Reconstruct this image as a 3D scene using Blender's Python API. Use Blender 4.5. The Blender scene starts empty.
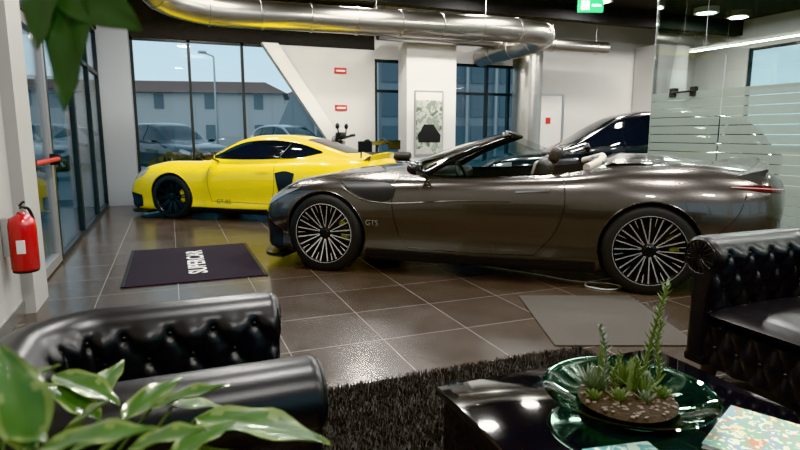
import bpy, bmesh, math, random
import numpy as np
from mathutils import Vector, Matrix
from mathutils.bvhtree import BVHTree
random.seed(7); np.random.seed(7)
scene=bpy.context.scene
COL=scene.collection
pi=math.pi

# ------------------------------------------------------------------ materials
def M(name,col,rough=.5,metal=0,coat=0,emit=None,estr=0,noise=0,nscale=20,bump=0,bscale=60,trans=0,ior=1.45,spec=.5,sheen=0):
    m=bpy.data.materials.new(name); m.use_nodes=True
    nt=m.node_tree; b=nt.nodes['Principled BSDF']
    b.inputs['Base Color'].default_value=(*col,1)
    b.inputs['Roughness'].default_value=rough
    b.inputs['Metallic'].default_value=metal
    b.inputs['Coat Weight'].default_value=coat
    b.inputs['Coat Roughness'].default_value=.03
    b.inputs['Transmission Weight'].default_value=trans
    b.inputs['IOR'].default_value=ior
    b.inputs['Specular IOR Level'].default_value=spec
    if emit:
        b.inputs['Emission Color'].default_value=(*emit,1); b.inputs['Emission Strength'].default_value=estr
    tc=nt.nodes.new('ShaderNodeTexCoord')
    if noise:
        n=nt.nodes.new('ShaderNodeTexNoise'); n.inputs['Scale'].default_value=nscale; n.inputs['Detail'].default_value=5
        nt.links.new(tc.outputs['Object'],n.inputs['Vector'])
        mx=nt.nodes.new('ShaderNodeMix'); mx.data_type='RGBA'
        mx.inputs[6].default_value=(*[max(0,c*(1-noise)) for c in col],1)
        mx.inputs[7].default_value=(*[min(1,c*(1+noise)) for c in col],1)
        nt.links.new(n.outputs['Fac'],mx.inputs[0]); nt.links.new(mx.outputs[2],b.inputs['Base Color'])
    if bump:
        n=nt.nodes.new('ShaderNodeTexNoise'); n.inputs['Scale'].default_value=bscale; n.inputs['Detail'].default_value=4
        nt.links.new(tc.outputs['Object'],n.inputs['Vector'])
        bp=nt.nodes.new('ShaderNodeBump'); bp.inputs['Strength'].default_value=bump; bp.inputs['Distance'].default_value=.01
        nt.links.new(n.outputs['Fac'],bp.inputs['Height']); nt.links.new(bp.outputs['Normal'],b.inputs['Normal'])
    return m

def glass_mat(name,tint=(1,1,1),refl=1.0):
    m=bpy.data.materials.new(name); m.use_nodes=True; nt=m.node_tree
    for n in list(nt.nodes): nt.nodes.remove(n)
    o=nt.nodes.new('ShaderNodeOutputMaterial'); t=nt.nodes.new('ShaderNodeBsdfTransparent'); t.inputs[0].default_value=(*tint,1)
    g=nt.nodes.new('ShaderNodeBsdfGlossy'); g.inputs['Roughness'].default_value=.01
    f=nt.nodes.new('ShaderNodeFresnel'); f.inputs['IOR'].default_value=1.45
    mu=nt.nodes.new('ShaderNodeMath'); mu.operation='MULTIPLY'; mu.inputs[1].default_value=refl
    mx=nt.nodes.new('ShaderNodeMixShader')
    nt.links.new(f.outputs[0],mu.inputs[0]); nt.links.new(mu.outputs[0],mx.inputs[0])
    nt.links.new(t.outputs[0],mx.inputs[1]); nt.links.new(g.outputs[0],mx.inputs[2]); nt.links.new(mx.outputs[0],o.inputs[0])
    return m

def frost_mat():
    m=bpy.data.materials.new('frosted_film'); m.use_nodes=True; nt=m.node_tree
    for n in list(nt.nodes): nt.nodes.remove(n)
    o=nt.nodes.new('ShaderNodeOutputMaterial'); t=nt.nodes.new('ShaderNodeBsdfTransparent'); t.inputs[0].default_value=(.85,.9,.86,1)
    d=nt.nodes.new('ShaderNodeBsdfDiffuse'); d.inputs[0].default_value=(.40,.43,.40,1)
    tl=nt.nodes.new('ShaderNodeBsdfTranslucent'); tl.inputs[0].default_value=(.52,.57,.53,1)
    a=nt.nodes.new('ShaderNodeMixShader'); a.inputs[0].default_value=.5
    b=nt.nodes.new('ShaderNodeMixShader'); b.inputs[0].default_value=.60
    nt.links.new(d.outputs[0],a.inputs[1]); nt.links.new(tl.outputs[0],a.inputs[2])
    nt.links.new(t.outputs[0],b.inputs[1]); nt.links.new(a.outputs[0],b.inputs[2]); nt.links.new(b.outputs[0],o.inputs[0])
    return m

def floor_mat():
    m=bpy.data.materials.new('slate_tile'); m.use_nodes=True; nt=m.node_tree; b=nt.nodes['Principled BSDF']
    tc=nt.nodes.new('ShaderNodeTexCoord')
    br=nt.nodes.new('ShaderNodeTexBrick'); br.offset=0; br.squash=1
    br.inputs['Scale'].default_value=1; br.inputs['Brick Width'].default_value=.6; br.inputs['Row Height'].default_value=.6
    br.inputs['Mortar Size'].default_value=.0035; br.inputs['Mortar Smooth'].default_value=.1; br.inputs['Bias'].default_value=0
    br.inputs['Color1'].default_value=(.046,.037,.032,1); br.inputs['Color2'].default_value=(.064,.052,.045,1); br.inputs['Mortar'].default_value=(.22,.20,.18,1)
    mp=nt.nodes.new('ShaderNodeMapping'); mp.inputs['Location'].default_value=(.22,.12,0)
    nt.links.new(tc.outputs['Object'],mp.inputs[0]); nt.links.new(mp.outputs[0],br.inputs['Vector'])
    n=nt.nodes.new('ShaderNodeTexNoise'); n.inputs['Scale'].default_value=3.5; n.inputs['Detail'].default_value=8; n.inputs['Roughness'].default_value=.65
    nt.links.new(tc.outputs['Object'],n.inputs['Vector'])
    mx=nt.nodes.new('ShaderNodeMix'); mx.data_type='RGBA'; mx.blend_type='MULTIPLY'; mx.inputs[0].default_value=.45
    rp=nt.nodes.new('ShaderNodeValToRGB'); rp.color_ramp.elements[0].position=.3; rp.color_ramp.elements[0].color=(.5,.5,.5,1); rp.color_ramp.elements[1].position=.7; rp.color_ramp.elements[1].color=(1.3,1.25,1.2,1)
    nt.links.new(n.outputs['Fac'],rp.inputs[0]); nt.links.new(br.outputs['Color'],mx.inputs[6]); nt.links.new(rp.outputs[0],mx.inputs[7])
    nt.links.new(mx.outputs[2],b.inputs['Base Color'])
    mr=nt.nodes.new('ShaderNodeMapRange'); mr.inputs['To Min'].default_value=.15; mr.inputs['To Max'].default_value=.32
    nt.links.new(n.outputs['Fac'],mr.inputs[0]); nt.links.new(mr.outputs[0],b.inputs['Roughness'])
    n2=nt.nodes.new('ShaderNodeTexNoise'); n2.inputs['Scale'].default_value=9; n2.inputs['Detail'].default_value=6
    nt.links.new(tc.outputs['Object'],n2.inputs['Vector'])
    ad=nt.nodes.new('ShaderNodeMath'); ad.operation='MULTIPLY_ADD'; ad.inputs[1].default_value=-1.2
    nt.links.new(br.outputs['Fac'],ad.inputs[0]); nt.links.new(n2.outputs['Fac'],ad.inputs[2])
    bp=nt.nodes.new('ShaderNodeBump'); bp.inputs['Strength'].default_value=.11; bp.inputs['Distance'].default_value=.008
    nt.links.new(ad.outputs[0],bp.inputs['Height']); nt.links.new(bp.outputs[0],b.inputs['Normal'])
    b.inputs['Specular IOR Level'].default_value=.55
    return m

def print_mat(name,cols,scale=9):
    m=bpy.data.materials.new(name); m.use_nodes=True; nt=m.node_tree; b=nt.nodes['Principled BSDF']
    tc=nt.nodes.new('ShaderNodeTexCoord'); n=nt.nodes.new('ShaderNodeTexVoronoi')
    nz=nt.nodes.new('ShaderNodeTexNoise'); nz.inputs['Scale'].default_value=scale*.6; nz.inputs['Detail'].default_value=4
    nt.links.new(tc.outputs['Object'],nz.inputs['Vector'])
    nt.links.new(nz.outputs['Color'],n.inputs['Vector'])
    rp=nt.nodes.new('ShaderNodeValToRGB'); rp.color_ramp.interpolation='CONSTANT'
    el=rp.color_ramp.elements
    for i,c in enumerate(cols):
        p=.2+.6*i/len(cols)
        if i<2: e=el[i]; e.position=p
        else: e=el.new(p)
        e.color=(*c,1)
    n.inputs['Scale'].default_value=scale*3
    sp=nt.nodes.new('ShaderNodeSeparateColor'); nt.links.new(n.outputs['Color'],sp.inputs[0])
    nt.links.new(sp.outputs[0],rp.inputs[0]); nt.links.new(rp.outputs[0],b.inputs['Base Color'])
    b.inputs['Roughness'].default_value=.35
    return m

m_white=M('white_plaster',(.52,.51,.485),.7,noise=.03,nscale=3)
m_white2=M('white_panel',(.60,.59,.565),.5)
m_cream=M('cream_paint',(.36,.355,.335),.6)
m_blackc=M('black_ceiling',(.009,.009,.010),.8)
m_dark=M('dark_frame',(.022,.024,.026),.4,metal=.3)
m_alu=M('aluminium_frame',(.38,.37,.36),.35,metal=.6)
m_floor=floor_mat()
m_glass=glass_mat('window_glass',(.93,.97,.98),.7)
m_glass2=glass_mat('partition_glass',(.90,.95,.93),.8)
m_wsg=glass_mat('windscreen_glass',(.75,.8,.8),1.6)
m_frost=frost_mat()
m_duct=M('galvanised_steel',(.52,.50,.465),.30,metal=1,noise=.12,nscale=5)
m_steel=M('brushed_steel',(.55,.55,.55),.3,metal=1)
m_chrome=M('chrome',(.7,.7,.7),.12,metal=1)
m_trim=M('dark_chrome',(.25,.25,.26),.2,metal=1)
m_greypaint=M('grey_car_paint',(.092,.085,.079),.26,metal=.8,coat=.9)
m_yellow=M('yellow_car_paint',(.84,.60,.0),.35,coat=1)
m_darkpaint=M('dark_car_paint',(.008,.009,.011),.25,metal=.3,coat=.8)
m_gloss=M('gloss_black',(.005,.005,.006),.08,coat=1)
m_carbon=M('satin_black',(.008,.008,.009),.4)
m_tyre=M('tyre_rubber',(.010,.010,.010),.65,bump=.1)
m_tint=M('tinted_glass',(.007,.008,.010),.05,spec=.5)
m_rimS=M('machined_rim',(.80,.80,.79),.25,metal=.85)
m_rimB=M('black_rim',(.009,.009,.009),.3,metal=.4)
m_disc=M('brake_disc',(.045,.044,.042),.45,metal=.8)
m_calY=M('caliper_yellow',(.36,.34,.03),.4)
m_carleather=M('car_leather',(.015,.014,.013),.45)
m_beige=M('beige_leather',(.42,.385,.335),.5)
m_tan=M('dark_seat_leather',(.035,.030,.027),.45)
m_redl=M('tail_lens',(.045,.006,.006),.12,coat=1)
m_led=M('led_strip',(.6,.4,.38),.2)
m_lens=M('headlamp_lens',(.35,.37,.4),.08,metal=.5,coat=1)
m_leather=M('black_leather',(.008,.008,.009),.33,bump=.05,bscale=260,spec=.55)
m_wood=M('dark_wood',(.03,.018,.012),.35)
m_rug=M('shag_black',(.013,.0115,.011),.7)
m_mat1=M('entrance_mat',(.026,.023,.029),.9,noise=.3,nscale=200,bump=.5,bscale=300,spec=.2)
m_mat2=M('grey_carpet',(.085,.077,.069),.95,noise=.4,nscale=120,bump=.5,bscale=300,spec=.1)
m_letter=M('mat_lettering',(.65,.65,.63),.8)
m_red=M('extinguisher_red',(.40,.010,.010),.25,coat=.6)
m_redsign=M('red_sign',(.5,.03,.02),.4)
m_green=M('exit_green',(.02,.40,.14),.4,emit=(.1,.8,.32),estr=.8)
m_lamp=M('lamp_diffuser',(1,1,1),.4,emit=(1,.97,.93),estr=12)
m_leafg=M('leaf_green',(.030,.078,.012),.35,noise=.6,nscale=30,coat=.3)
m_leafd=M('leaf_dark_green',(.016,.040,.011),.4,noise=.4,nscale=30,coat=.2)
m_leafl=M('leaf_margin',(.11,.155,.04),.4,noise=.3,nscale=30,coat=.3)
m_stem=M('stem_green',(.05,.08,.025),.5)
m_pot=M('pot_ceramic',(.10,.09,.085),.35)
m_soil=M('potting_soil',(.03,.021,.015),.95,noise=.5,nscale=60,bump=.8,bscale=90)
m_pebble=M('pebble',(.13,.10,.08),.7,noise=.6,nscale=25)
m_succ=M('succulent_green',(.10,.135,.055),.5,noise=.4,nscale=40)
m_succ2=M('succulent_grey',(.16,.185,.135),.55,noise=.3,nscale=40)
m_bowl=M('green_glass',(.58,.84,.70),.01,trans=1,ior=1.45)
m_asph=M('asphalt',(.13,.135,.14),.6,noise=.2,nscale=2)
m_house=M('house_render',(.66,.64,.61),.8)
m_roof=M('roof_tile',(.20,.105,.075),.8)
m_shut=M('house_window',(.17,.19,.21),.3)
m_grayb=M('grey_cladding',(.30,.32,.34),.5)
m_white_cable=M('cable_white',(.75,.75,.72),.5)
m_silver=M('silver_car_paint',(.4,.42,.44),.3,metal=.5,coat=1)
m_paper=print_mat('magazine_print',[(.16,.27,.19),(.55,.49,.32),(.38,.16,.10),(.58,.56,.48),(.16,.25,.31)],9)
m_paper2=print_mat('brochure_print',[(.1,.26,.29),(.45,.51,.50),(.14,.32,.27),(.58,.58,.56)],8)
m_page=M('paper_pages',(.62,.61,.58),.7)
m_poster=print_mat('poster_print',[(.24,.28,.22),(.36,.38,.33),(.10,.14,.08),(.45,.46,.43)],4)

# ------------------------------------------------------------------ helpers
def empty(name,loc=(0,0,0),rz=0,s=1):
    e=bpy.data.objects.new(name,None); COL.objects.link(e); e.location=loc; e.rotation_euler=(0,0,rz); e.scale=(s,s,s)
    e.empty_display_size=.1
    return e
def obj(name,me,parent=None,mats=None):
    o=bpy.data.objects.new(name,me); COL.objects.link(o)
    if mats:
        for m in (mats if isinstance(mats,(list,tuple)) else [mats]): me.materials.append(m)
    if parent: o.parent=parent
    return o
def from_bm(name,bm,mats,parent=None,smooth=True,ang=40):
    bmesh.ops.recalc_face_normals(bm,faces=bm.faces)
    for f in bm.faces: f.smooth=smooth
    if smooth:
        for e in bm.edges:
            if len(e.link_faces)==2:
                e.smooth = e.calc_face_angle(0)<math.radians(ang)
    me=bpy.data.meshes.new(name); bm.to_mesh(me); bm.free()
    return obj(name,me,parent,mats)
def mk(name,vs,fs,mats,parent=None,smooth=True,fm=None,ang=40):
    bm=bmesh.new(); bv=[bm.verts.new(v) for v in vs]
    for i,f in enumerate(fs):
        try:
            fc=bm.faces.new([bv[k] for k in f])
            if fm: fc.material_index=fm[i]
        except ValueError: pass
    return from_bm(name,bm,mats,parent,smooth,ang)
def bx(name,x0,x1,y0,y1,z0,z1,mat,parent=None,bev=0,seg=3,rot=None):
    bm=bmesh.new(); bmesh.ops.create_cube(bm,size=1)
    c=Vector(((x0+x1)/2,(y0+y1)/2,(z0+z1)/2))
    for v in bm.verts: v.co=Vector((v.co.x*(x1-x0),v.co.y*(y1-y0),v.co.z*(z1-z0)))
    if bev: bmesh.ops.bevel(bm,geom=list(bm.edges),offset=bev,segments=seg,profile=.5,affect='EDGES')
    if rot is not None: bmesh.ops.transform(bm,matrix=rot,verts=bm.verts)
    if parent is None:
        o=from_bm(name,bm,mat,None,bev>0); o.location=c; return o
    for v in bm.verts: v.co+=c
    return from_bm(name,bm,mat,parent,bev>0)
def prism(name,poly,y0,y1,mat,parent=None):
    n=len(poly); vs=[(p[0],y0,p[1]) for p in poly]+[(p[0],y1,p[1]) for p in poly]
    fs=[list(range(n)),list(range(n,2*n))]+[[i,(i+1)%n,n+(i+1)%n,n+i] for i in range(n)]
    return mk(name,vs,fs,mat,parent,False)
def tube_geo(path,rad,seg=8,closed=False):
    P=[Vector(p) for p in path]; n=len(P); vs=[];fs=[]
    up=None
    for i in range(n):
        if closed: t=P[(i+1)%n]-P[i-1]
        else: t=P[min(i+1,n-1)]-P[max(i-1,0)]
        t.normalize()
        if up is None:
            up=Vector((0,0,1)) if abs(t.z)<.9 else Vector((1,0,0))
        up=(up-t*up.dot(t)).normalized(); s=t.cross(up)
        r=rad[i] if isinstance(rad,(list,tuple)) else rad
        for k in range(seg):
            a=2*pi*k/seg; vs.append(P[i]+(up*math.cos(a)+s*math.sin(a))*r)
    m=n if closed else n-1
    for i in range(m):
        for k in range(seg):
            a=i*seg+k;b=i*seg+(k+1)%seg;c=((i+1)%n)*seg+(k+1)%seg;d=((i+1)%n)*seg+k
            fs.append([a,b,c,d])
    if not closed: fs+= [list(range(seg)),list(range((n-1)*seg,n*seg))]
    return vs,fs
def tube(name,path,rad,mat,parent=None,seg=8,closed=False,smoothn=0):
    if smoothn: path=crspline(path,smoothn)
    v,f=tube_geo(path,rad,seg,closed); return mk(name,v,f,mat,parent,True,ang=60)
def crspline(P,n,ends=None):
    P=[np.array(p,float) for p in P]
    a=ends[0] if ends else 2*P[0]-P[1]; b=ends[1] if ends else 2*P[-1]-P[-2]
    Q=[np.array(a)]+P+[np.array(b)]; out=[]
    for i in range(1,len(Q)-2):
        p0,p1,p2,p3=Q[i-1:i+3]
        t0=0;t1=t0+max(1e-4,np.linalg.norm(p1-p0))**.5;t2=t1+max(1e-4,np.linalg.norm(p2-p1))**.5;t3=t2+max(1e-4,np.linalg.norm(p3-p2))**.5
        for k in range(n):
            t=t1+(t2-t1)*k/n
            A1=(t1-t)/(t1-t0)*p0+(t-t0)/(t1-t0)*p1;A2=(t2-t)/(t2-t1)*p1+(t-t1)/(t2-t1)*p2;A3=(t3-t)/(t3-t2)*p2+(t-t2)/(t3-t2)*p3
            B1=(t2-t)/(t2-t0)*A1+(t-t0)/(t2-t0)*A2;B2=(t3-t)/(t3-t1)*A2+(t-t1)/(t3-t1)*A3
            out.append((t2-t)/(t2-t1)*B1+(t-t1)/(t2-t1)*B2)
    out.append(P[-1]); return [tuple(o) for o in out]
def lathe(name,prof,mat,parent=None,seg=32,axis='z',loc=(0,0,0),ang=40,side=1):
    vs=[];fs=[];n=len(prof)
    for k in range(seg):
        a=2*pi*k/seg
        for r,h in prof:
            if axis=='z': p=(r*math.cos(a),r*math.sin(a),h)
            elif axis=='y': p=(r*math.cos(a),h*side,r*math.sin(a))
            else: p=(h*side,r*math.cos(a),r*math.sin(a))
            vs.append((p[0]+loc[0],p[1]+loc[1],p[2]+loc[2]))
    for k in range(seg):
        for i in range(n-1):
            fs.append([k*n+i,k*n+i+1,((k+1)%seg)*n+i+1,((k+1)%seg)*n+i])
    o=mk(name,vs,fs,mat,parent,True,ang=ang)
    bm=bmesh.new(); bm.from_mesh(o.data); bmesh.ops.remove_doubles(bm,verts=bm.verts,dist=1e-5); bmesh.ops.recalc_face_normals(bm,faces=bm.faces); bm.to_mesh(o.data); bm.free()
    return o
def pchip(keys,x):
    ks=sorted(keys); X=np.array([k[0] for k in ks],float);Y=np.array([k[1] for k in ks],float)
    h=np.diff(X);d=np.diff(Y)/h;m=np.zeros(len(X))
    for i in range(1,len(X)-1):
        if d[i-1]*d[i]>0:
            w1=2*h[i]+h[i-1];w2=h[i]+2*h[i-1]; m[i]=(w1+w2)/(w1/d[i-1]+w2/d[i])
    m[0]=d[0];m[-1]=d[-1]
    x=min(max(x,X[0]),X[-1]); i=min(max(np.searchsorted(X,x)-1,0),len(X)-2)
    t=(x-X[i])/h[i]
    return float((1+2*t)*(1-t)**2*Y[i]+t*(1-t)**2*h[i]*m[i]+t*t*(3-2*t)*Y[i+1]+t*t*(t-1)*h[i]*m[i+1])

# ------------------------------------------------------------------ car machinery
def loft(xs,secf,sub=6):
    rings=[]
    for x in xs:
        P=secf(x)
        e0=(-P[1][0],P[1][1]); e1=(-P[-2][0],P[-2][1])
        half=crspline(P,sub,(e0,e1))
        ring=[(x,p[0],p[1]) for p in half]+[(x,-p[0],p[1]) for p in reversed(half[1:-1])]
        rings.append(ring)
    n=len(rings[0]); vs=[v for r in rings for v in r]; fs=[]
    for i in range(len(rings)-1):
        for k in range(n):
            fs.append([i*n+k,i*n+(k+1)%n,(i+1)*n+(k+1)%n,(i+1)*n+k])
    fs.append(list(range(n))); fs.append(list(range((len(rings)-1)*n,len(rings)*n)))
    return vs,fs
def body_sec(K):
    def f(x):
        g=lambda k:pchip(K[k],x)
        zb,ws,wm,wsh,zsh,zf,zc=[g(k) for k in('zb','ws','wm','wsh','zsh','zf','zc')]
        zm=zb+(zsh-zb)*K.get('fm',.62); zl=zb+.05+(zm-zb-.05)*.45; wl=ws*.45+wm*.55-K.get('tuck',.008)
        return [(0,zb),(.8*ws,zb),(ws,zb+.045),(wl,zl),(wm,zm),((wm+wsh)/2+.022,zm+(zsh-zm)*.62),(wsh,zsh),(wsh*.82,zf),(wsh*.45,(zf+2*zc)/3),(0,zc)]
    return f
def cab_sec(K):
    def f(x):
        g=lambda k:pchip(K[k],x)
        zt,wb,wt=g('zt'),g('wb'),g('wt'); zb=K['zb']; h=zt-zb
        return [(0,zb),(wb*.9,zb),(wb,zb+.02*h),(wb*.985+wt*.015,zb+.3*h),(wt*.75+wb*.25,zb+.66*h),(wt,zb+.87*h),(wt*.86,zb+.95*h),(wt*.5,zb+.99*h),(0,zt)]
    return f
def xsamp(a,b,n):
    return [ (a+b)/2+(b-a)/2*(.35*math.sin(pi*(i/(n-1)-.5))+.65*(2*i/(n-1)-1)) for i in range(n)]
def booldiff(o,cut,cutmat):
    cut.parent=o.parent
    cut.data.materials.clear(); cut.data.materials.append(cutmat)
    md=o.modifiers.new('b','BOOLEAN'); md.operation='DIFFERENCE'; md.object=cut; md.solver='EXACT'
    try: md.material_mode='TRANSFER'
    except Exception as e: print(e)
    bpy.context.view_layer.update()
    dg=bpy.context.evaluated_depsgraph_get(); dg.update()
    me=bpy.data.meshes.new_from_object(o.evaluated_get(dg),depsgraph=dg)
    o.modifiers.clear(); o.data=me
    bpy.data.objects.remove(cut)
    bm=bmesh.new(); bm.from_mesh(me)
    for f in bm.faces: f.smooth=True
    for e in bm.edges:
        if len(e.link_faces)==2: e.smooth=e.calc_face_angle(0)<math.radians(32) and e.link_faces[0].material_index==e.link_faces[1].material_index
    bm.to_mesh(me); bm.free()
def resamp(P,n):
    P=np.array(P,float); d=np.r_[0,np.cumsum(np.linalg.norm(np.diff(P,axis=0),axis=1))]; t=np.linspace(0,d[-1],n)
    return np.stack([np.interp(t,d,P[:,k]) for k in range(P.shape[1])],1)
def proj(tree,p,axis,side,off):
    if axis=='y': o=Vector((p[0],side*3,p[1]));d=Vector((0,-side,0))
    elif axis=='z': o=Vector((p[0],side*p[1],4));d=Vector((0,0,-1))
    else: o=Vector((side*5,p[0],p[1]));d=Vector((-side,0,0))
    h=tree.ray_cast(o,d)
    if h[0] is None: return None
    n=h[1]
    if n.dot(d)>0:n=-n
    return h[0]+n*off
def patch(name,tree,A,B,mat,parent,axis='y',side=1,nu=24,nv=8,off=.004,sm=True):
    if sm and len(A)>2: A=crspline(A,6)
    if sm and len(B)>2: B=crspline(B,6)
    A=resamp(A,nu);B=resamp(B,nu); vs=[];idx={};fs=[]
    for i in range(nu):
        for j in range(nv):
            p=A[i]+(B[i]-A[i])*j/(nv-1); q=proj(tree,p,axis,side,off)
            if q is not None: idx[i,j]=len(vs);vs.append(q)
    for i in range(nu-1):
        for j in range(nv-1):
            k=[(i,j),(i+1,j),(i+1,j+1),(i,j+1)]
            if all(a in idx for a in k):
                q=[vs[idx[a]] for a in k]
                if max((q[a]-q[(a+1)%4]).length for a in range(4))<.3: fs.append([idx[a] for a in k])
    return mk(name,vs,fs,mat,parent,True)
def pline(name,tree,P,parent,axis='y',side=1,r=.0035,mat=None,n=40,off=.0,sm=True):
    if sm and len(P)>2: P=crspline(P,8)
    P=resamp(P,n); Q=[proj(tree,p,axis,side,off) for p in P]; Q=[q for q in Q if q is not None]
    if len(Q)<2: return
    return tube(name,Q,r,mat or m_carbon,parent,5)
def wheel(parent,x,yc,side,R,rim,w,style,mS,mB,mC,tag):
    e=empty('wheel_'+tag,(x,yc*side,R)); e.parent=parent
    hw=w/2
    lathe('tyre',[(rim-.005,hw-.02),(rim+.004,hw-.002),(R-.045,hw),(R-.015,hw-.012),(R,hw-.035),(R,-hw+.035),(R-.015,-hw+.01),(rim,-hw)],m_tyre,e,64,'y',side=side)
    lathe('rim_barrel',[(rim+.002,hw-.006),(rim-.006,hw-.001),(rim-.014,hw-.012),(rim-.03,hw-.06),(rim-.035,-hw+.02)],mB,e,64,'y',side=side)
    lathe('rim_lip',[(rim+.003,hw-.004),(rim+.001,hw+.002),(rim-.004,hw+.002),(rim-.006,hw-.008)],mS,e,64,'y',side=side)
    lathe('brake_disc',[(.0,hw-.115),(rim*.74,hw-.115),(rim*.74,hw-.135),(0,hw-.135)],m_disc,e,48,'y',side=side)
    lathe('back_plate',[(0,hw-.16),(rim-.03,hw-.16)],m_carbon,e,32,'y',side=side)
    vs=[];fs=[];n=9
    for i in range(n):
        a=math.radians(-20+55*i/(n-1)); 
        for r_,h_ in((rim*.55,hw-.07),(rim*.80,hw-.07),(rim*.80,hw-.12),(rim*.55,hw-.12)):
            vs.append((-r_*math.cos(a),h_*side,r_*math.sin(a)))
    for i in range(n-1):
        for k in range(4): fs.append([i*4+k,i*4+(k+1)%4,(i+1)*4+(k+1)%4,(i+1)*4+k])
    fs+=[[0,1,2,3],list(range((n-1)*4,n*4))]
    mk('caliper',vs,fs,mC,e,False)
    vs=[];fs=[];fm=[]
    def spoke(a0,a1,r0,r1,w0,w1,h0,h1,dp=.03,top=0):
        b=len(vs)
        for a,r,ww,h in((a0,r0,w0,h0),(a1,r1,w1,h1)):
            t=(-math.sin(a),math.cos(a)); c=(r*math.cos(a),r*math.sin(a))
            for s_,hh in((-1,h),(1,h),(1.25,h-dp),(-1.25,h-dp)):
                vs.append((c[0]+t[0]*ww*s_/2,hh*side,c[1]+t[1]*ww*s_/2))
        fs.extend([[b,b+1,b+5,b+4],[b+1,b+2,b+6,b+5],[b+2,b+3,b+7,b+6],[b+3,b,b+4,b+7]]); fm.extend([top,1,1,1])
    ro=random.random()
    if style=='multi':
        N=10
        for i in range(N):
            a=2*pi*i/N+ro; dl=2*pi/N
            for q in(-1,1):
                spoke(a+q*.06*dl,a+q*.22*dl,.045,rim-.010,.009,.013,hw-.045,hw-.010)
                spoke(a+q*.06*dl,a+q*.10*dl,.045,rim-.012,.014,.018,hw-.060,hw-.035,.02,1)
            spoke(a+.5*dl,a+.40*dl,.05,rim-.012,.008,.010,hw-.055,hw-.02,.03,1)
            spoke(a+.5*dl,a+.5*dl,rim*.70,rim-.010,.004,.010,hw-.030,hw-.011)
    elif style=='ten':
        for i in range(10):
            a=2*pi*i/10+ro
            spoke(a,a-.10,.05,rim-.012,.022,.014,hw-.05,hw-.012); spoke(a,a+.10,.05,rim-.012,.022,.014,hw-.05,hw-.012)
    else:
        for i in range(5):
            a=2*pi*i/5+ro
            spoke(a-.06,a-.16,.05,rim-.012,.04,.035,hw-.04,hw-.012); spoke(a+.06,a+.16,.05,rim-.012,.04,.035,hw-.04,hw-.012)
    mk('spokes',vs,fs,[mS,mB],e,False,fm)
    lathe('hub',[(0,hw-.03),(.028,hw-.03),(.034,hw-.036),(.062,hw-.045),(.065,hw-.09)],mB,e,24,'y',side=side)
    return e
def arch_cut(xs,z,R,y0=.52):
    bm=bmesh.new()
    for x in xs:
        for s in(1,-1):
            mt=Matrix.Translation((x,s*(y0+.35),z))@Matrix.Rotation(pi/2,4,'X')
            bmesh.ops.create_cone(bm,cap_ends=True,segments=64,radius1=R,radius2=R,depth=.7,matrix=mt)
    me=bpy.data.meshes.new('cut'); bm.to_mesh(me); bm.free(); return obj('cut',me)
def mirror_do(fn):
    for s,t in((1,'left'),(-1,'right')): fn(s,t)
def mirror_part(parent,x,y,z,s,mat,tag):
    bm=bmesh.new(); bmesh.ops.create_uvsphere(bm,u_segments=20,v_segments=12,radius=1)
    for v in bm.verts:
        c=v.co; v.co=Vector((x+c.x*.07*(1 if c.x>0 else .5)+.02*c.y*s,y*s+c.y*.115,z+c.z*.062))
    from_bm('mirror_'+tag,bm,mat,parent)
    tube('mirror_arm_'+tag,[(x-.01,(y-.07)*s,z-.03),(x-.04,(y-.20)*s,z-.085)],.016,m_gloss,parent,8)
def plate(nm,E,o,z0,z1,mat):
    n=len(o); vs=[(a[0],a[1],z0) for a in o]+[(a[0],a[1],z1) for a in o]
    mk(nm,vs,[list(range(n)),list(range(n,2*n))]+[[i,(i+1)%n,n+(i+1)%n,n+i] for i in range(n)],mat,E,False)

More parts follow.
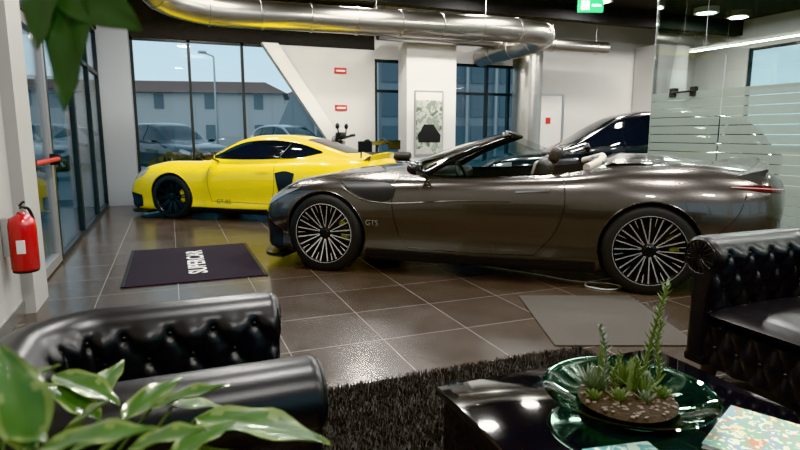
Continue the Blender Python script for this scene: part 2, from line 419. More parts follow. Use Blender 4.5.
# ------------------------------------------------------------------ GREY CONVERTIBLE
def build_grey():
    E=empty('convertible_car',(3.036,5.084,0),math.radians(141.26),1.02)
    K=dict(tuck=.022,
     zb=[(2.33,.28),(2.25,.17),(2.0,.13),(0,.13),(-2.0,.15),(-2.25,.22),(-2.40,.34)],
     ws=[(2.33,.30),(2.28,.55),(2.15,.76),(1.9,.87),(1.4,.91),(.8,.90),(0,.895),(-.8,.90),(-1.4,.93),(-2.0,.88),(-2.25,.76),(-2.40,.5)],
     wm=[(2.33,.38),(2.30,.56),(2.2,.75),(2.0,.885),(1.7,.95),(1.4,.975),(1.0,.950),(.4,.925),(-.3,.925),(-.9,.96),(-1.4,.99),(-1.9,.95),(-2.2,.86),(-2.34,.75),(-2.40,.6)],
     wsh=[(2.33,.34),(2.2,.67),(2.0,.80),(1.7,.87),(1.4,.885),(.9,.87),(.4,.86),(-.3,.86),(-.9,.88),(-1.4,.87),(-1.9,.83),(-2.2,.76),(-2.40,.56)],
     zsh=[(2.33,.50),(2.2,.62),(2.0,.70),(1.7,.78),(1.4,.82),(1.0,.83),(.6,.845),(0,.865),(-.7,.90),(-1.2,.95),(-1.6,.955),(-2.0,.93),(-2.3,.89),(-2.40,.85)],
     zf=[(2.33,.53),(2.2,.65),(2.0,.745),(1.7,.845),(1.4,.885),(1.0,.89),(.6,.90),(0,.91),(-.7,.95),(-1.2,1.01),(-1.7,1.02),(-2.1,.985),(-2.3,.96),(-2.40,.91)],
     zc=[(2.33,.54),(2.2,.68),(2.0,.77),(1.7,.865),(1.4,.925),(1.0,.965),(.7,.985),(.5,.98),(0,.96),(-1,1.05),(-1.5,1.07),(-2.0,1.03),(-2.3,1.0),(-2.40,.93)])
    v,f=loft(xsamp(-2.40,2.33,150),body_sec(K))
    body=mk('body',v,f,m_greypaint,E)
    tree=BVHTree.FromPolygons([Vector(a) for a in v],f)
    booldiff(body,arch_cut((1.40,-1.40),.36,.392),m_carbon)
    bm=bmesh.new()
    out=crspline([(.62,0),(.55,.45),(.38,.70),(-.3,.735),(-.85,.72),(-1.05,.55),(-1.1,0),(-1.05,-.55),(-.85,-.72),(-.3,-.735),(.38,-.70),(.55,-.45)],4)
    for z in(.42,1.3):
        bm.faces.new([bm.verts.new((a[0],a[1],z)) for a in out])
    bm.verts.ensure_lookup_table(); n=len(out)
    for i in range(n): bm.faces.new([bm.verts[i],bm.verts[(i+1)%n],bm.verts[n+(i+1)%n],bm.verts[n+i]])
    bmesh.ops.recalc_face_normals(bm,faces=bm.faces)
    me=bpy.data.meshes.new('c'); bm.to_mesh(me); bm.free(); booldiff(body,obj('cc',me),m_carleather)
    def side(s,t):
        for nm,x in(('front',1.40),('rear',-1.40)):
            P=[(x+.394*math.cos(a),.36+.394*math.sin(a)) for a in np.linspace(-.42,pi+.42,40)]
            pline(f'arch_lip_{nm}_{t}',tree,P,E,side=s,r=.006,mat=m_greypaint,sm=False,off=-.001)
        pline('door_gap_'+t,tree,[(.74,.86),(.74,.62),(.68,.36),(.60,.26)],E,side=s,r=.004)
        pline('door_gap_lower_'+t,tree,[(.60,.26),(0,.25),(-.50,.26)],E,side=s,r=.004)
        pline('door_gap_rear_'+t,tree,[(-.50,.26),(-.66,.45),(-.74,.70),(-.72,.93)],E,side=s,r=.004)
        pline('bonnet_gap_'+t,tree,[(.82,.84),(1.3,.855),(1.75,.80),(2.05,.70)],E,side=s,r=.003)
        pline('bumper_gap_'+t,tree,[(-1.86,.50),(-2.0,.66),(-2.06,.82)],E,side=s,r=.003)
        pline('bumper_gap_f_'+t,tree,[(1.83,.42),(1.92,.58),(1.98,.68)],E,side=s,r=.003)
        patch('side_gill_'+t,tree,[(1.25,.835),(1.0,.84),(.78,.83),(.72,.80)],[(1.22,.815),(1.0,.70),(.80,.68),(.73,.72)],m_carbon,E,side=s,off=.008)
        pline('gill_edge_'+t,tree,[(1.28,.83),(1.05,.70),(.80,.665),(.2,.70),(-.3,.715)],E,side=s,r=.006,mat=m_greypaint,off=.004)
        patch('side_skirt_'+t,tree,[(1.0,.235),(0,.225),(-1.0,.235)],[(1.0,.15),(0,.14),(-1.0,.15)],m_carbon,E,side=s,off=.022)
        patch('door_handle_'+t,tree,[(-.34,.80),(-.62,.82)],[(-.34,.785),(-.62,.805)],m_chrome,E,side=s,off=.012,nv=3,nu=6,sm=False)
        patch('headlamp_'+t,tree,[(1.66,.775),(1.95,.72),(2.16,.63)],[(1.74,.735),(1.95,.655),(2.14,.58)],m_lens,E,side=s,off=.005)
        patch('front_intake_'+t,tree,[(1.90,.36),(2.1,.44),(2.26,.48)],[(1.90,.20),(2.1,.19),(2.24,.22)],m_carbon,E,side=s,off=.006)
        patch('tail_lamp_'+t,tree,[(-1.97,.875),(-2.15,.885),(-2.36,.865)],[(-1.97,.865),(-2.15,.845),(-2.37,.82)],m_redl,E,side=s,off=.006)
        pline('tail_led_'+t,tree,[(-1.95,.870),(-2.15,.862),(-2.37,.842)],E,side=s,r=.0035,mat=m_led,off=.008)
        patch('rear_vent_'+t,tree,[(-2.08,.52),(-2.2,.50),(-2.34,.50)],[(-2.06,.34),(-2.2,.30),(-2.33,.34)],m_carbon,E,side=s,off=.005)
        patch('rear_valance_'+t,tree,[(-1.80,.30),(-2.1,.31),(-2.34,.38)],[(-1.80,.17),(-2.1,.20),(-2.32,.30)],m_carbon,E,side=s,off=.008)
        pline('belt_trim_'+t,tree,[(.50,.90),(0,.905),(-.6,.935)],E,side=s,r=.006,mat=m_gloss,off=.0)
        mirror_part(E,.50,1.0,.985,s,m_gloss,t)
        for nm,x in(('front',1.40),('rear',-1.40)): wheel(E,x,.970-.135,s,.362,.278,.27,'multi',m_rimS,m_rimB,m_calY,nm+'_'+t)
    mirror_do(side)
    cu=bpy.data.curves.new('badge','FONT'); cu.body='GTS'; cu.size=.07; cu.extrude=.002
    b=obj('badge',cu,E,m_chrome); b.location=(.99,.957,.46); b.rotation_euler=(pi/2,0,pi)
    patch('grille',tree,[(-.62,.50),(-.3,.57),(0,.58),(.3,.57),(.62,.50)],[(-.55,.26),(0,.23),(.55,.26)],m_carbon,E,axis='x',side=1,off=.005)
    patch('rear_panel',tree,[(-.55,.60),(0,.62),(.55,.60)],[(-.55,.40),(0,.38),(.55,.40)],m_carbon,E,axis='x',side=-1,off=.004)
    plate('front_splitter',E,crspline([(1.86,.94),(2.12,.87),(2.30,.62),(2.36,.25),(2.36,-.25),(2.30,-.62),(2.12,-.87),(1.86,-.94)],5),.10,.13,m_carbon)
    plate('rear_diffuser',E,crspline([(-1.86,-.90),(-2.15,-.84),(-2.36,-.58),(-2.42,-.2),(-2.42,.2),(-2.36,.58),(-2.15,.84),(-1.86,.90)],5),.19,.24,m_carbon)
    vs=[];fs=[]
    for y in np.linspace(-.80,.80,41):
        k=abs(y)/.80; xb=-2.20+.12*k**2.2; z=1.0-.045*k**2
        for a,b in((.10,-.01),(0,.022),(-.12,.075-.02*k),(-.135,.066-.02*k),(-.11,.01),(-.08,-.09)):
            vs.append((xb+a,y,z+b))
    for i in range(40):
        for k in range(6): fs.append([i*6+k,i*6+(k+1)%6,(i+1)*6+(k+1)%6,(i+1)*6+k])
    fs+=[list(range(6)),list(range(240,246))]
    mk('boot_spoiler',vs,fs,m_greypaint,E)
    N=17; base=[];top=[]
    for i in range(N):
        u=-1+2*i/(N-1)
        base.append(Vector((.82-.36*u*u,.76*u,.93+.045*(1-u*u)))); top.append(Vector((-.14-.10*u*u,.60*u,1.245+.045*(1-u*u))))
    vs=[];fs=[];nv=7
    for i in range(N):
        for j in range(nv):
            t=j/(nv-1); p=base[i].lerp(top[i],t)+Vector((.04,0,.03))*4*t*(1-t)*.5; vs.append(p)
    for i in range(N-1):
        for j in range(nv-1): fs.append([i*nv+j,(i+1)*nv+j,(i+1)*nv+j+1,i*nv+j+1])
    mk('windscreen',vs,fs,m_wsg,E)
    tube('windscreen_header',top,.022,m_gloss,E,10)
    for i,t in((0,'right'),(N-1,'left')):
        tube('a_pillar_'+t,[vs[i*nv+j] for j in range(nv)],[.032,.028,.025,.023,.022,.022,.022],m_gloss,E,10)
    tube('cowl',base,.018,m_carbon,E,8)
    tube('rear_view_mirror',[(-.02,-.10,1.20),(-.02,.10,1.20)],.028,m_carbon,E,8)
    for s,t in((1,'left'),(-1,'right')):
        mk('side_glass_'+t,[(.40,.80*s,.89),(-.62,.80*s,.93),(-.50,.69*s,1.13),(-.22,.63*s,1.245),(.10,.70*s,1.10)],[[0,1,2,3,4]],m_wsg,E,False)
    bx('dashboard',.28,.62,-.68,.68,.70,.93,m_carleather,E,.06)
    bx('centre_console',-.6,.35,-.12,.12,.45,.70,m_carleather,E,.03)
    tube('steering_wheel',[(.20+.07*math.sin(a),.36+.17*math.cos(a),.84+.16*math.sin(a)) for a in np.linspace(0,2*pi,25)[:-1]],.015,m_carleather,E,8,closed=True)
    for s,t in((1,'left'),(-1,'right')):
        R=Matrix.Rotation(math.radians(-16),4,'Y')
        bx('seat_back_'+t,-.56,-.42,.36*s-.25,.36*s+.25,.52,1.06,m_tan,E,.05,rot=R)
        bx('seat_bolster_'+t,-.50,-.40,.36*s-.15,.36*s+.15,.60,1.03,m_beige,E,.02,rot=R)
        bx('headrest_'+t,-.68,-.58,.36*s-.13,.36*s+.13,1.02,1.16,m_tan,E,.04,rot=R)
        bx('seat_cushion_'+t,-.45,.10,.36*s-.24,.36*s+.24,.46,.60,m_tan,E,.05)
        bx('rear_seat_'+t,-1.02,-.88,.30*s-.22,.30*s+.22,.50,1.06,m_carleather,E,.05,rot=R)
    pts=[]
    for y in np.linspace(-.70,.70,25): pts.append((-1.05+.15*abs(y/.7)**3,y,1.065-.07*(y/.7)**2))
    tube('tonneau_roll',pts,.035,m_beige,E,10)
    v2=[];f2=[]
    for i,y in enumerate(np.linspace(-.66,.66,21)):
        k=(y/.66)**2
        for x,z in((-1.07,1.04),(-1.2,1.10),(-1.5,1.10),(-1.75,1.065),(-1.85,1.03)): v2.append((x+.10*k,y,z-.065*k))
    for i in range(20):
        for j in range(4): f2.append([i*5+j,i*5+j+1,(i+1)*5+j+1,(i+1)*5+j])
    mk('tonneau_cover',v2,f2,m_greypaint,E)
    for c in E.children:
        if c.type=='MESH':
            for vv in c.data.vertices:
                if vv.co.x>1.8: vv.co.x=1.8+(vv.co.x-1.8)*.76
build_grey()

# ------------------------------------------------------------------ YELLOW COUPE
def build_yellow():
    E=empty('sports_coupe',(1.498,9.37,0),math.radians(143.1),1.0)
    K=dict(fm=.60,
     zb=[(2.20,.22),(2.12,.13),(1.8,.11),(-1.9,.14),(-2.1,.2),(-2.22,.32)],
     ws=[(2.20,.4),(2.1,.66),(1.8,.80),(1.24,.85),(0,.84),(-1.24,.87),(-1.9,.82),(-2.22,.55)],
     wm=[(2.20,.45),(2.15,.62),(2.0,.77),(1.7,.86),(1.24,.905),(.7,.875),(0,.865),(-.6,.885),(-1.24,.925),(-1.7,.90),(-2.0,.83),(-2.18,.72),(-2.22,.6)],
     wsh=[(2.20,.42),(2.0,.68),(1.7,.79),(1.24,.82),(.7,.80),(0,.80),(-.6,.81),(-1.24,.83),(-1.8,.77),(-2.1,.68),(-2.22,.54)],
     zsh=[(2.20,.48),(2.0,.63),(1.7,.735),(1.24,.80),(.7,.81),(0,.83),(-.6,.86),(-1.24,.90),(-1.8,.88),(-2.1,.85),(-2.22,.79)],
     zf=[(2.20,.51),(2.0,.70),(1.7,.82),(1.24,.885),(.8,.88),(0,.88),(-.6,.90),(-1.24,.945),(-1.8,.93),(-2.1,.91),(-2.22,.85)],
     zc=[(2.20,.52),(2.0,.66),(1.7,.75),(1.24,.82),(.8,.88),(0,.89),(-.6,.9),(-1.24,.94),(-1.8,.95),(-2.1,.94),(-2.22,.87)])
    v,f=loft(xsamp(-2.22,2.20,130),body_sec(K)); body=mk('body',v,f,m_yellow,E)
    C=dict(zb=.78,zt=[(.95,.87),(.80,.93),(.45,1.12),(.15,1.245),(-.12,1.29),(-.4,1.29),(-.8,1.235),(-1.15,1.13),(-1.5,1.01),(-1.80,.93)],
      wb=[(.95,.62),(.6,.72),(0,.75),(-.6,.74),(-1.1,.70),(-1.5,.60),(-1.80,.5)],
      wt=[(.95,.55),(.45,.56),(0,.54),(-.6,.53),(-1.2,.48),(-1.80,.40)])
    v2,f2=loft(xsamp(-1.80,.95,90),cab_sec(C)); mk('roof',v2,f2,m_yellow,E)
    n=len(v); tree=BVHTree.FromPolygons([Vector(a) for a in v]+[Vector(a) for a in v2],f+[[k+n for k in q] for q in f2])
    booldiff(body,arch_cut((1.242,-1.242),.345,.375,.5),m_carbon)
    def side(s,t):
        for nm,x in(('front',1.242),('rear',-1.242)):
            P=[(x+.377*math.cos(a),.345+.377*math.sin(a)) for a in np.linspace(-.38,pi+.38,40)]
            pline(f'arch_lip_{nm}_{t}',tree,P,E,side=s,r=.006,mat=m_yellow,sm=False,off=-.001)
            wheel(E,x,.895-.13,s,.342,.262,.26,'ten',m_rimB,m_rimB,m_yellow,nm+'_'+t)
        patch('side_window_'+t,tree,[(.62,.955),(.35,1.09),(.05,1.185),(-.4,1.205),(-.8,1.155),(-1.12,1.05)],[(.62,.935),(.3,.925),(0,.925),(-.4,.935),(-.8,.95),(-1.14,1.02)],m_tint,E,side=s,nu=36)
        pline('window_pillar_'+t,tree,[(-.52,.94),(-.66,1.17)],E,side=s,r=.012,mat=m_carbon,off=.004,sm=False)
        pline('door_gap_f_'+t,tree,[(.58,.86),(.60,.6),(.55,.30)],E,side=s); pline('door_gap_b_'+t,tree,[(.55,.30),(-.45,.28)],E,side=s,sm=False)
        pline('door_gap_r_'+t,tree,[(-.42,.28),(-.50,.5),(-.50,.80),(-.48,.90)],E,side=s)
        patch('side_intake_'+t,tree,[(-.52,.74),(-.68,.77),(-.84,.74)],[(-.60,.36),(-.68,.32),(-.76,.34)],m_carbon,E,side=s,off=.008)
        patch('side_skirt_'+t,tree,[(.92,.21),(0,.205),(-.9,.22)],[(.92,.13),(0,.12),(-.9,.14)],m_carbon,E,side=s,off=.025)
        patch('door_handle_'+t,tree,[(-.22,.765),(-.42,.775)],[(-.22,.745),(-.42,.755)],m_yellow,E,side=s,off=.02,nv=3,nu=6,sm=False)
        patch('headlamp_'+t,tree,[(1.70,.78),(1.85,.745),(2.0,.66)],[(1.72,.69),(1.86,.63),(2.0,.59)],m_lens,E,side=s,off=.006)
        patch('front_intake_'+t,tree,[(1.80,.36),(2.0,.39),(2.15,.38)],[(1.80,.18),(2.0,.15),(2.13,.18)],m_carbon,E,side=s,off=.006)
        patch('tail_lamp_'+t,tree,[(-1.90,.80),(-2.05,.81),(-2.2,.78)],[(-1.90,.77),(-2.05,.74),(-2.2,.73)],m_redl,E,side=s,off=.006)
        mirror_part(E,.52,.93,.975,s,m_carbon,t)
        cu=bpy.data.curves.new('decal_'+t,'FONT'); cu.body='GT-RS'; cu.size=.09; cu.extrude=.001
        b=obj('decal_'+t,cu,E,m_carbon); b.location=((.45) if s>0 else .15,.882*s,.27); b.rotation_euler=(pi/2,0,pi if s>0 else 0)
    mirror_do(side)
    patch('windscreen',tree,[(.62,-.60),(.80,-.3),(.86,0),(.80,.3),(.62,.60)],[(.10,-.47),(.16,-.25),(.18,0),(.16,.25),(.10,.47)],m_tint,E,axis='z',nu=26,nv=12)
    patch('rear_window',tree,[(-.85,-.42),(-.82,0),(-.85,.42)],[(-1.45,-.36),(-1.5,0),(-1.45,.36)],m_tint,E,axis='z',nu=16,nv=10)
    patch('bonnet_vent_l',tree,[(1.55,.25),(1.35,.45)],[(1.48,.22),(1.28,.42)],m_carbon,E,axis='z',sm=False); patch('bonnet_vent_r',tree,[(1.55,-.25),(1.35,-.45)],[(1.48,-.22),(1.28,-.42)],m_carbon,E,axis='z',sm=False)
    patch('front_grille',tree,[(-.5,.36),(0,.37),(.5,.36)],[(-.5,.22),(0,.20),(.5,.22)],m_carbon,E,axis='x',side=1)
    plate('front_splitter',E,crspline([(1.65,.89),(1.95,.84),(2.16,.62),(2.26,.25),(2.26,-.25),(2.16,-.62),(1.95,-.84),(1.65,-.89)],5),.085,.115,m_carbon)
    plate('rear_diffuser',E,crspline([(-1.7,-.86),(-2.05,-.8),(-2.24,-.5),(-2.28,0),(-2.24,.5),(-2.05,.8),(-1.7,.86)],5),.17,.22,m_carbon)
    vs=[];fs=[]
    for y in np.linspace(-.62,.62,21):
        k=(y/.62)**2
        for a,b in((.18,-.03),(0,.02),(-.13,.075),(-.15,.06),(-.10,-.05)): vs.append((-2.02+a+.08*k,y,.95+b-.03*k))
    for i in range(20):
        for k in range(5): fs.append([i*5+k,i*5+(k+1)%5,(i+1)*5+(k+1)%5,(i+1)*5+k])
    mk('ducktail',vs,fs,m_yellow,E)
    sec=[(.15,.0),(.13,.018),(.05,.026),(-.06,.03),(-.16,.048),(-.06,.012),(.05,-.002),(.12,-.01)]
    vs=[(-2.02+a,y,1.15+b) for y in(-.76,.76) for a,b in sec]
    mk('rear_wing',vs,[list(range(8)),list(range(8,16))]+[[i,(i+1)%8,8+(i+1)%8,8+i] for i in range(8)],m_carbon,E)
    for s,t in((1,'left'),(-1,'right')):
        bx('wing_endplate_'+t,-2.20,-1.86,.76*s-.008,.76*s+.008,1.05,1.20,m_carbon,E)
        P=crspline([(-1.72,.40*s,.95),(-1.74,.40*s,1.10),(-1.80,.40*s,1.18),(-1.90,.40*s,1.21),(-2.0,.40*s,1.17)],5)
        tube('wing_strut_'+t,P,.017,m_carbon,E,8)
    for c in E.children:
        if c.type=='MESH':
            for vv in c.data.vertices:
                if vv.co.x<-1.63: vv.co.x=-1.63+(vv.co.x+1.63)*.60
build_yellow()

# ------------------------------------------------------------------ SUV (shared data)
def build_suv(name,loc,rz,paint,src=None,repaint=None):
    E=empty(name,loc,rz)
    if src is not None:
        def cp(o,par):
            d=o.data
            if repaint and o.name.split('.')[0] in('body','roof','mirror_left','mirror_right'):
                d=o.data.copy()
                for i,mm in enumerate(d.materials):
                    if mm==m_darkpaint: d.materials[i]=repaint
            n=bpy.data.objects.new(o.name.split('.')[0],d); COL.objects.link(n); n.parent=par
            n.location=o.location;n.rotation_euler=o.rotation_euler
            for c in o.children: cp(c,n)
        for c in src.children: cp(c,E)
        return E
    K=dict(fm=.6,
     zb=[(2.33,.34),(2.2,.24),(-2.2,.26),(-2.33,.4)],
     ws=[(2.33,.5),(2.1,.8),(1.5,.88),(-1.6,.88),(-2.1,.82),(-2.33,.6)],
     wm=[(2.33,.6),(2.2,.78),(1.9,.89),(1.4,.94),(0,.925),(-1.4,.945),(-1.9,.90),(-2.2,.82),(-2.33,.68)],
     wsh=[(2.33,.58),(2.1,.76),(1.5,.84),(0,.84),(-1.5,.84),(-2.1,.78),(-2.33,.66)],
     zsh=[(2.33,.70),(2.1,.82),(1.5,.92),(.8,.98),(0,1.0),(-1.5,1.06),(-2.1,1.04),(-2.33,.98)],
     zf=[(2.33,.74),(2.1,.87),(1.5,.98),(.8,1.04),(0,1.06),(-1.5,1.10),(-2.33,1.02)],
     zc=[(2.33,.76),(2.1,.89),(1.5,1.0),(.8,1.07),(0,1.08),(-1.5,1.12),(-2.33,1.04)])
    v,f=loft(xsamp(-2.33,2.33,100),body_sec(K)); body=mk('body',v,f,paint,E)
    C=dict(zb=.95,zt=[(1.15,1.04),(.95,1.12),(.4,1.46),(.1,1.60),(-.3,1.67),(-.9,1.68),(-1.5,1.62),(-1.9,1.50),(-2.15,1.28),(-2.28,1.08)],
      wb=[(1.15,.70),(.6,.80),(0,.83),(-1.2,.82),(-1.9,.76),(-2.28,.66)],wt=[(1.15,.62),(.4,.62),(0,.62),(-1.2,.60),(-2.28,.52)])
    v2,f2=loft(xsamp(-2.28,1.15,80),cab_sec(C)); mk('roof',v2,f2,paint,E)
    n=len(v); tree=BVHTree.FromPolygons([Vector(a) for a in v]+[Vector(a) for a in v2],f+[[k+n for k in q] for q in f2])
    booldiff(body,arch_cut((1.40,-1.40),.36,.40,.52),m_carbon)
    def side(s,t):
        for nm,x in(('front',1.40),('rear',-1.40)): wheel(E,x,.80,s,.362,.25,.25,'five',m_rimS,m_rimB,m_disc,nm+'_'+t)
        patch('side_window_'+t,tree,[(.78,1.13),(.45,1.34),(.15,1.50),(-.3,1.57),(-.9,1.57),(-1.5,1.50),(-1.85,1.34)],[(.78,1.10),(.3,1.11),(-.2,1.12),(-.9,1.14),(-1.5,1.18),(-1.88,1.28)],m_tint,E,side=s,nu=36)
        for q,(a,b) in enumerate([(-.28,-.33),(-1.12,-1.2)]): pline(f'pillar_{q}_{t}',tree,[(a,1.12),(b,1.57)],E,side=s,r=.018,mat=m_carbon,off=.004,sm=False)
        pline('window_trim_'+t,tree,[(.80,1.13),(.45,1.355),(.15,1.515),(-.3,1.585),(-.9,1.585),(-1.5,1.515),(-1.87,1.35)],E,side=s,r=.006,mat=m_trim,off=.003)
        pline('door_gap_'+t,tree,[(.62,1.0),(.66,.7),(.58,.34)],E,side=s); pline('door_gap2_'+t,tree,[(-.3,1.05),(-.3,.34)],E,side=s,sm=False)
        patch('cladding_'+t,tree,[(.95,.38),(0,.36),(-.95,.38)],[(.95,.27),(0,.26),(-.95,.28)],m_carbon,E,side=s,off=.015)
        patch('headlamp_'+t,tree,[(1.85,.85),(2.0,.83),(2.2,.76)],[(1.85,.78),(2.0,.73),(2.2,.68)],m_lens,E,side=s,off=.006)
        patch('tail_lamp_'+t,tree,[(-1.95,1.0),(-2.1,.99),(-2.3,.95)],[(-1.95,.92),(-2.1,.88),(-2.3,.84)],m_redl,E,side=s,off=.006)
        mirror_part(E,.70,1.02,1.10,s,paint,t)
    mirror_do(side)
    patch('windscreen',tree,[(.85,-.64),(1.0,0),(.85,.64)],[(.16,-.52),(.22,0),(.16,.52)],m_tint,E,axis='z',nu=24,nv=12)
    patch('rear_window',tree,[(-1.88,-.5),(-1.85,0),(-1.88,.5)],[(-2.18,-.5),(-2.2,0),(-2.18,.5)],m_tint,E,axis='z',nu=16,nv=8)
    patch('grille',tree,[(-.42,.70),(0,.72),(.42,.70)],[(-.36,.46),(0,.44),(.36,.46)],m_carbon,E,axis='x',side=1)
    bx('number_plate',2.335,2.35,-.26,.26,.40,.50,m_white2,E)
    return E
suv=build_suv('suv_car',(7.13,7.78,0),math.radians(152.4),m_darkpaint)
build_suv('suv_car.001',(.1,20.5,0),math.radians(-60),None,suv)
build_suv('suv_car.002',(-3.6,15.6,0),math.radians(-75),None,suv,m_silver)
build_suv('suv_car.003',(-4.6,24.5,0),math.radians(160),None,suv,m_silver)
build_suv('suv_car.004',(4.6,23.0,0),math.radians(-65),None,suv,m_silver)

# ------------------------------------------------------------------ scooter
def scooter():
    E=empty('motor_scooter',(3.55,10.75,0),math.radians(150),1.16)
    for nm,x in(('front',.62),('rear',-.58)):
        lathe('tyre_'+nm,[(.16,-.05),(.20,-.055),(.25,-.04),(.262,0),(.25,.04),(.20,.055),(.16,.05)],m_tyre,E,36,'y',loc=(x,0,.262))
        lathe('rim_'+nm,[(0,-.03),(.06,-.03),(.16,-.045),(.165,0),(.16,.045),(.06,.03),(0,.03)],m_rimB,E,24,'y',loc=(x,0,.262))
    for s in(1,-1): tube(f'fork_{s}',[(.62,.09*s,.262),(.50,.07*s,.62)],.018,m_steel,E,8)
    tube('steering_column',[(.52,0,.58),(.40,0,1.02)],.03,m_carbon,E,10)
    P=[(.50,.40),(.56,.62),(.54,.85),(.44,1.02),(.36,1.0),(.42,.70),(.38,.40)]
    vs=[];fs=[];n=len(P)
    for y,k in((-.20,.9),(-.12,1),(.12,1),(.20,.9)):
        for a,b in P: vs.append((.45+(a-.45)*k,y,b))
    for j in range(3):
        for i in range(n): fs.append([j*n+i,j*n+(i+1)%n,(j+1)*n+(i+1)%n,(j+1)*n+i])
    fs+=[list(range(n)),list(range(3*n,4*n))]
    mk('leg_shield',vs,fs,m_darkpaint,E)
    bx('floorboard',-.05,.42,-.17,.17,.28,.36,m_carbon,E,.03)
    bx('tail_body',-.82,.0,-.15,.15,.34,.72,m_darkpaint,E,.10,4)
    bx('seat',-.80,.04,-.14,.14,.70,.82,m_carleather,E,.05,4)
    tube('handlebar',[(.30,-.34,1.09),(.40,-.16,1.05),(.41,0,1.04),(.40,.16,1.05),(.30,.34,1.09)],.02,m_carbon,E,8)
    for s in(1,-1):
        tube(f'grip_{s}',[(.31,.32*s,1.09),(.26,.42*s,1.10)],.024,m_carbon,E,8)
        tube(f'mirror_stalk_{s}',[(.37,.22*s,1.07),(.38,.30*s,1.22)],.010,m_carbon,E,6)
        bm=bmesh.new(); bmesh.ops.create_uvsphere(bm,u_segments=14,v_segments=8,radius=1)
        for v in bm.verts: v.co=Vector((.38+v.co.x*.03,.31*s+v.co.y*.075,1.25+v.co.z*.05))
        from_bm(f'mirror_{s}',bm,m_carbon,E)
    bm=bmesh.new(); bmesh.ops.create_uvsphere(bm,u_segments=16,v_segments=10,radius=1)
    for v in bm.verts: v.co=Vector((.50+v.co.x*.06,v.co.y*.11,1.02+v.co.z*.08))
    from_bm('headlamp',bm,m_lens,E)
    bx('instrument_pod',.33,.47,-.13,.13,1.03,1.15,m_carbon,E,.035,4)
    tube('centre_stand',[(-.25,-.12,.01),(-.2,-.05,.3),(-.2,.05,.3),(-.25,.12,.01)],.012,m_steel,E,6)
scooter()

# ------------------------------------------------------------------ ROOM SHELL
XL=-1.06; YB=12.0; XR=13.5; YF=-4.0; HC=4.1
floor=bx('floor',XL-.15,XR+.15,YF-.15,YB+.15,-.1,0,m_floor)
bx('ceiling',XL-.15,XR+.15,YF-.15,YB+.15,HC,HC+.15,m_blackc)
bx('wall_left',XL-.15,XL,YF,4.75,0,HC,m_cream)
bx('wall_left_header',XL-.15,XL,4.75,YB,3.1,HC,m_blackc)
bx('door_post',XL-.10,XL+.08,4.75,5.21,0,3.09,m_cream)
def frame_pane(name,y0,y1,z0,z1,mat=m_dark,x=XL-.06,w=.06,muls=()):
    E=empty(name,(x,0,0))
    bx('glass',-.006,.006,y0+w*.5,y1-w*.5,z0+w*.5,z1-w*.5,m_glass,E)
    bx('stile_a',-.035,.035,y0,y0+w,z0,z1,mat,E);bx('stile_b',-.035,.035,y1-w,y1,z0,z1,mat,E)
    bx('rail_bottom',-.035,.035,y0+w,y1-w,z0,z0+w,mat,E);bx('rail_top',-.035,.035,y0+w,y1-w,z1-w,z1,mat,E)
    for i,m_ in enumerate(muls): bx(f'rail_{i}',-.03,.03,y0+w,y1-w,m_,m_+w,mat,E)
    return E
d1=frame_pane('door_1',5.22,6.60,0.02,2.32,m_alu,w=.09)
tube('push_bar',[(.10,5.38,1.06),(.10,6.46,1.06)],.022,m_redsign,d1,10)
for i,y in enumerate((5.38,6.46)):
    bx(f'push_bar_bracket_{i}',.03,.12,y-.02,y+.02,1.0,1.11,m_carbon,d1,.008)
frame_pane('window_1',5.22,6.60,2.34,3.1,m_dark)
frame_pane('window_2',6.62,8.4,0,3.1,m_dark,muls=(2.3,))
frame_pane('window_3',8.4,10.1,0,3.1,m_dark,muls=(2.3,))
frame_pane('window_4',10.1,11.55,0,3.1,m_dark,muls=(2.3,))
bx('corner_column',XL-.10,-.58,11.55,12.1,0,HC,m_grayb)
prism('wall_back_header',[(-.58,3.08),(4.22,3.08),(4.22,HC),(-.58,HC)],12.0,12.15,m_blackc)
prism('wall_back_slanted',[(1.89,3.08),(4.22,3.08),(4.22,0),(3.97,0)],12.0,12.15,m_white)
prism('trim_1',[(1.80,3.08),(2.12,3.08),(4.20,0),(3.88,0)],11.78,11.99,m_white2)
W5=empty('window_5')
prism('glass',[(-.58,.1),(3.88,.1),(1.89,3.06),(-.58,3.06)],12.07,12.08,m_glass,W5)
for i,x in enumerate((-.58,.42,1.42)): bx(f'mullion_{i}',x,x+.05,12.02,12.12,0,3.08,m_dark,W5)
bx('rail_low',-.58,3.9,12.02,12.12,0,.1,m_dark,W5); bx('rail_top',-.58,1.89,12.02,12.12,3.03,3.08,m_dark,W5)
prism('slanted_frame',[(1.83,3.08),(1.89,3.08),(3.97,0),(3.91,0)],12.02,12.12,m_dark,W5)
bx('wall_back_lintel',4.22,8.25,12.0,12.15,2.9,HC,m_white)
W6=empty('window_6')
bx('glass',4.22,8.25,12.07,12.08,0,2.9,m_glass,W6)
for i,x in enumerate((4.22,5.2,6.1,7.0,7.6,8.19)): bx(f'mullion_{i}',x,x+.06,12.02,12.12,0,2.9,m_dark,W6)
for i,z in enumerate((0,2.2,2.84)): bx(f'rail_{i}',4.22,8.25,12.03,12.11,z,z+.06,m_dark,W6)
bx('wall_back_right',8.25,XR,12.0,12.15,0,HC,m_white)
bx('wall_pier',4.62,5.76,11.15,11.62,0,3.35,m_white2)
P=empty('wall_poster',(5.12,11.145,0)); bx('frame',-.33,.33,-.02,0,.84,2.2,m_alu,P); bx('print',-.30,.30,-.024,-.02,.88,2.0,m_poster,P); bx('title_strip',-.30,.30,-.024,-.02,2.0,2.16,m_page,P)
prism('car_silhouette',[(-.24,1.12),(.26,1.12),(.27,1.28),(.20,1.36),(.10,1.50),(-.12,1.50),(-.20,1.36),(-.27,1.28)],-.027,-.024,m_carbon,P)
bx('wall_block',11.4,12.4,11.2,11.98,0,3.5,m_white2)
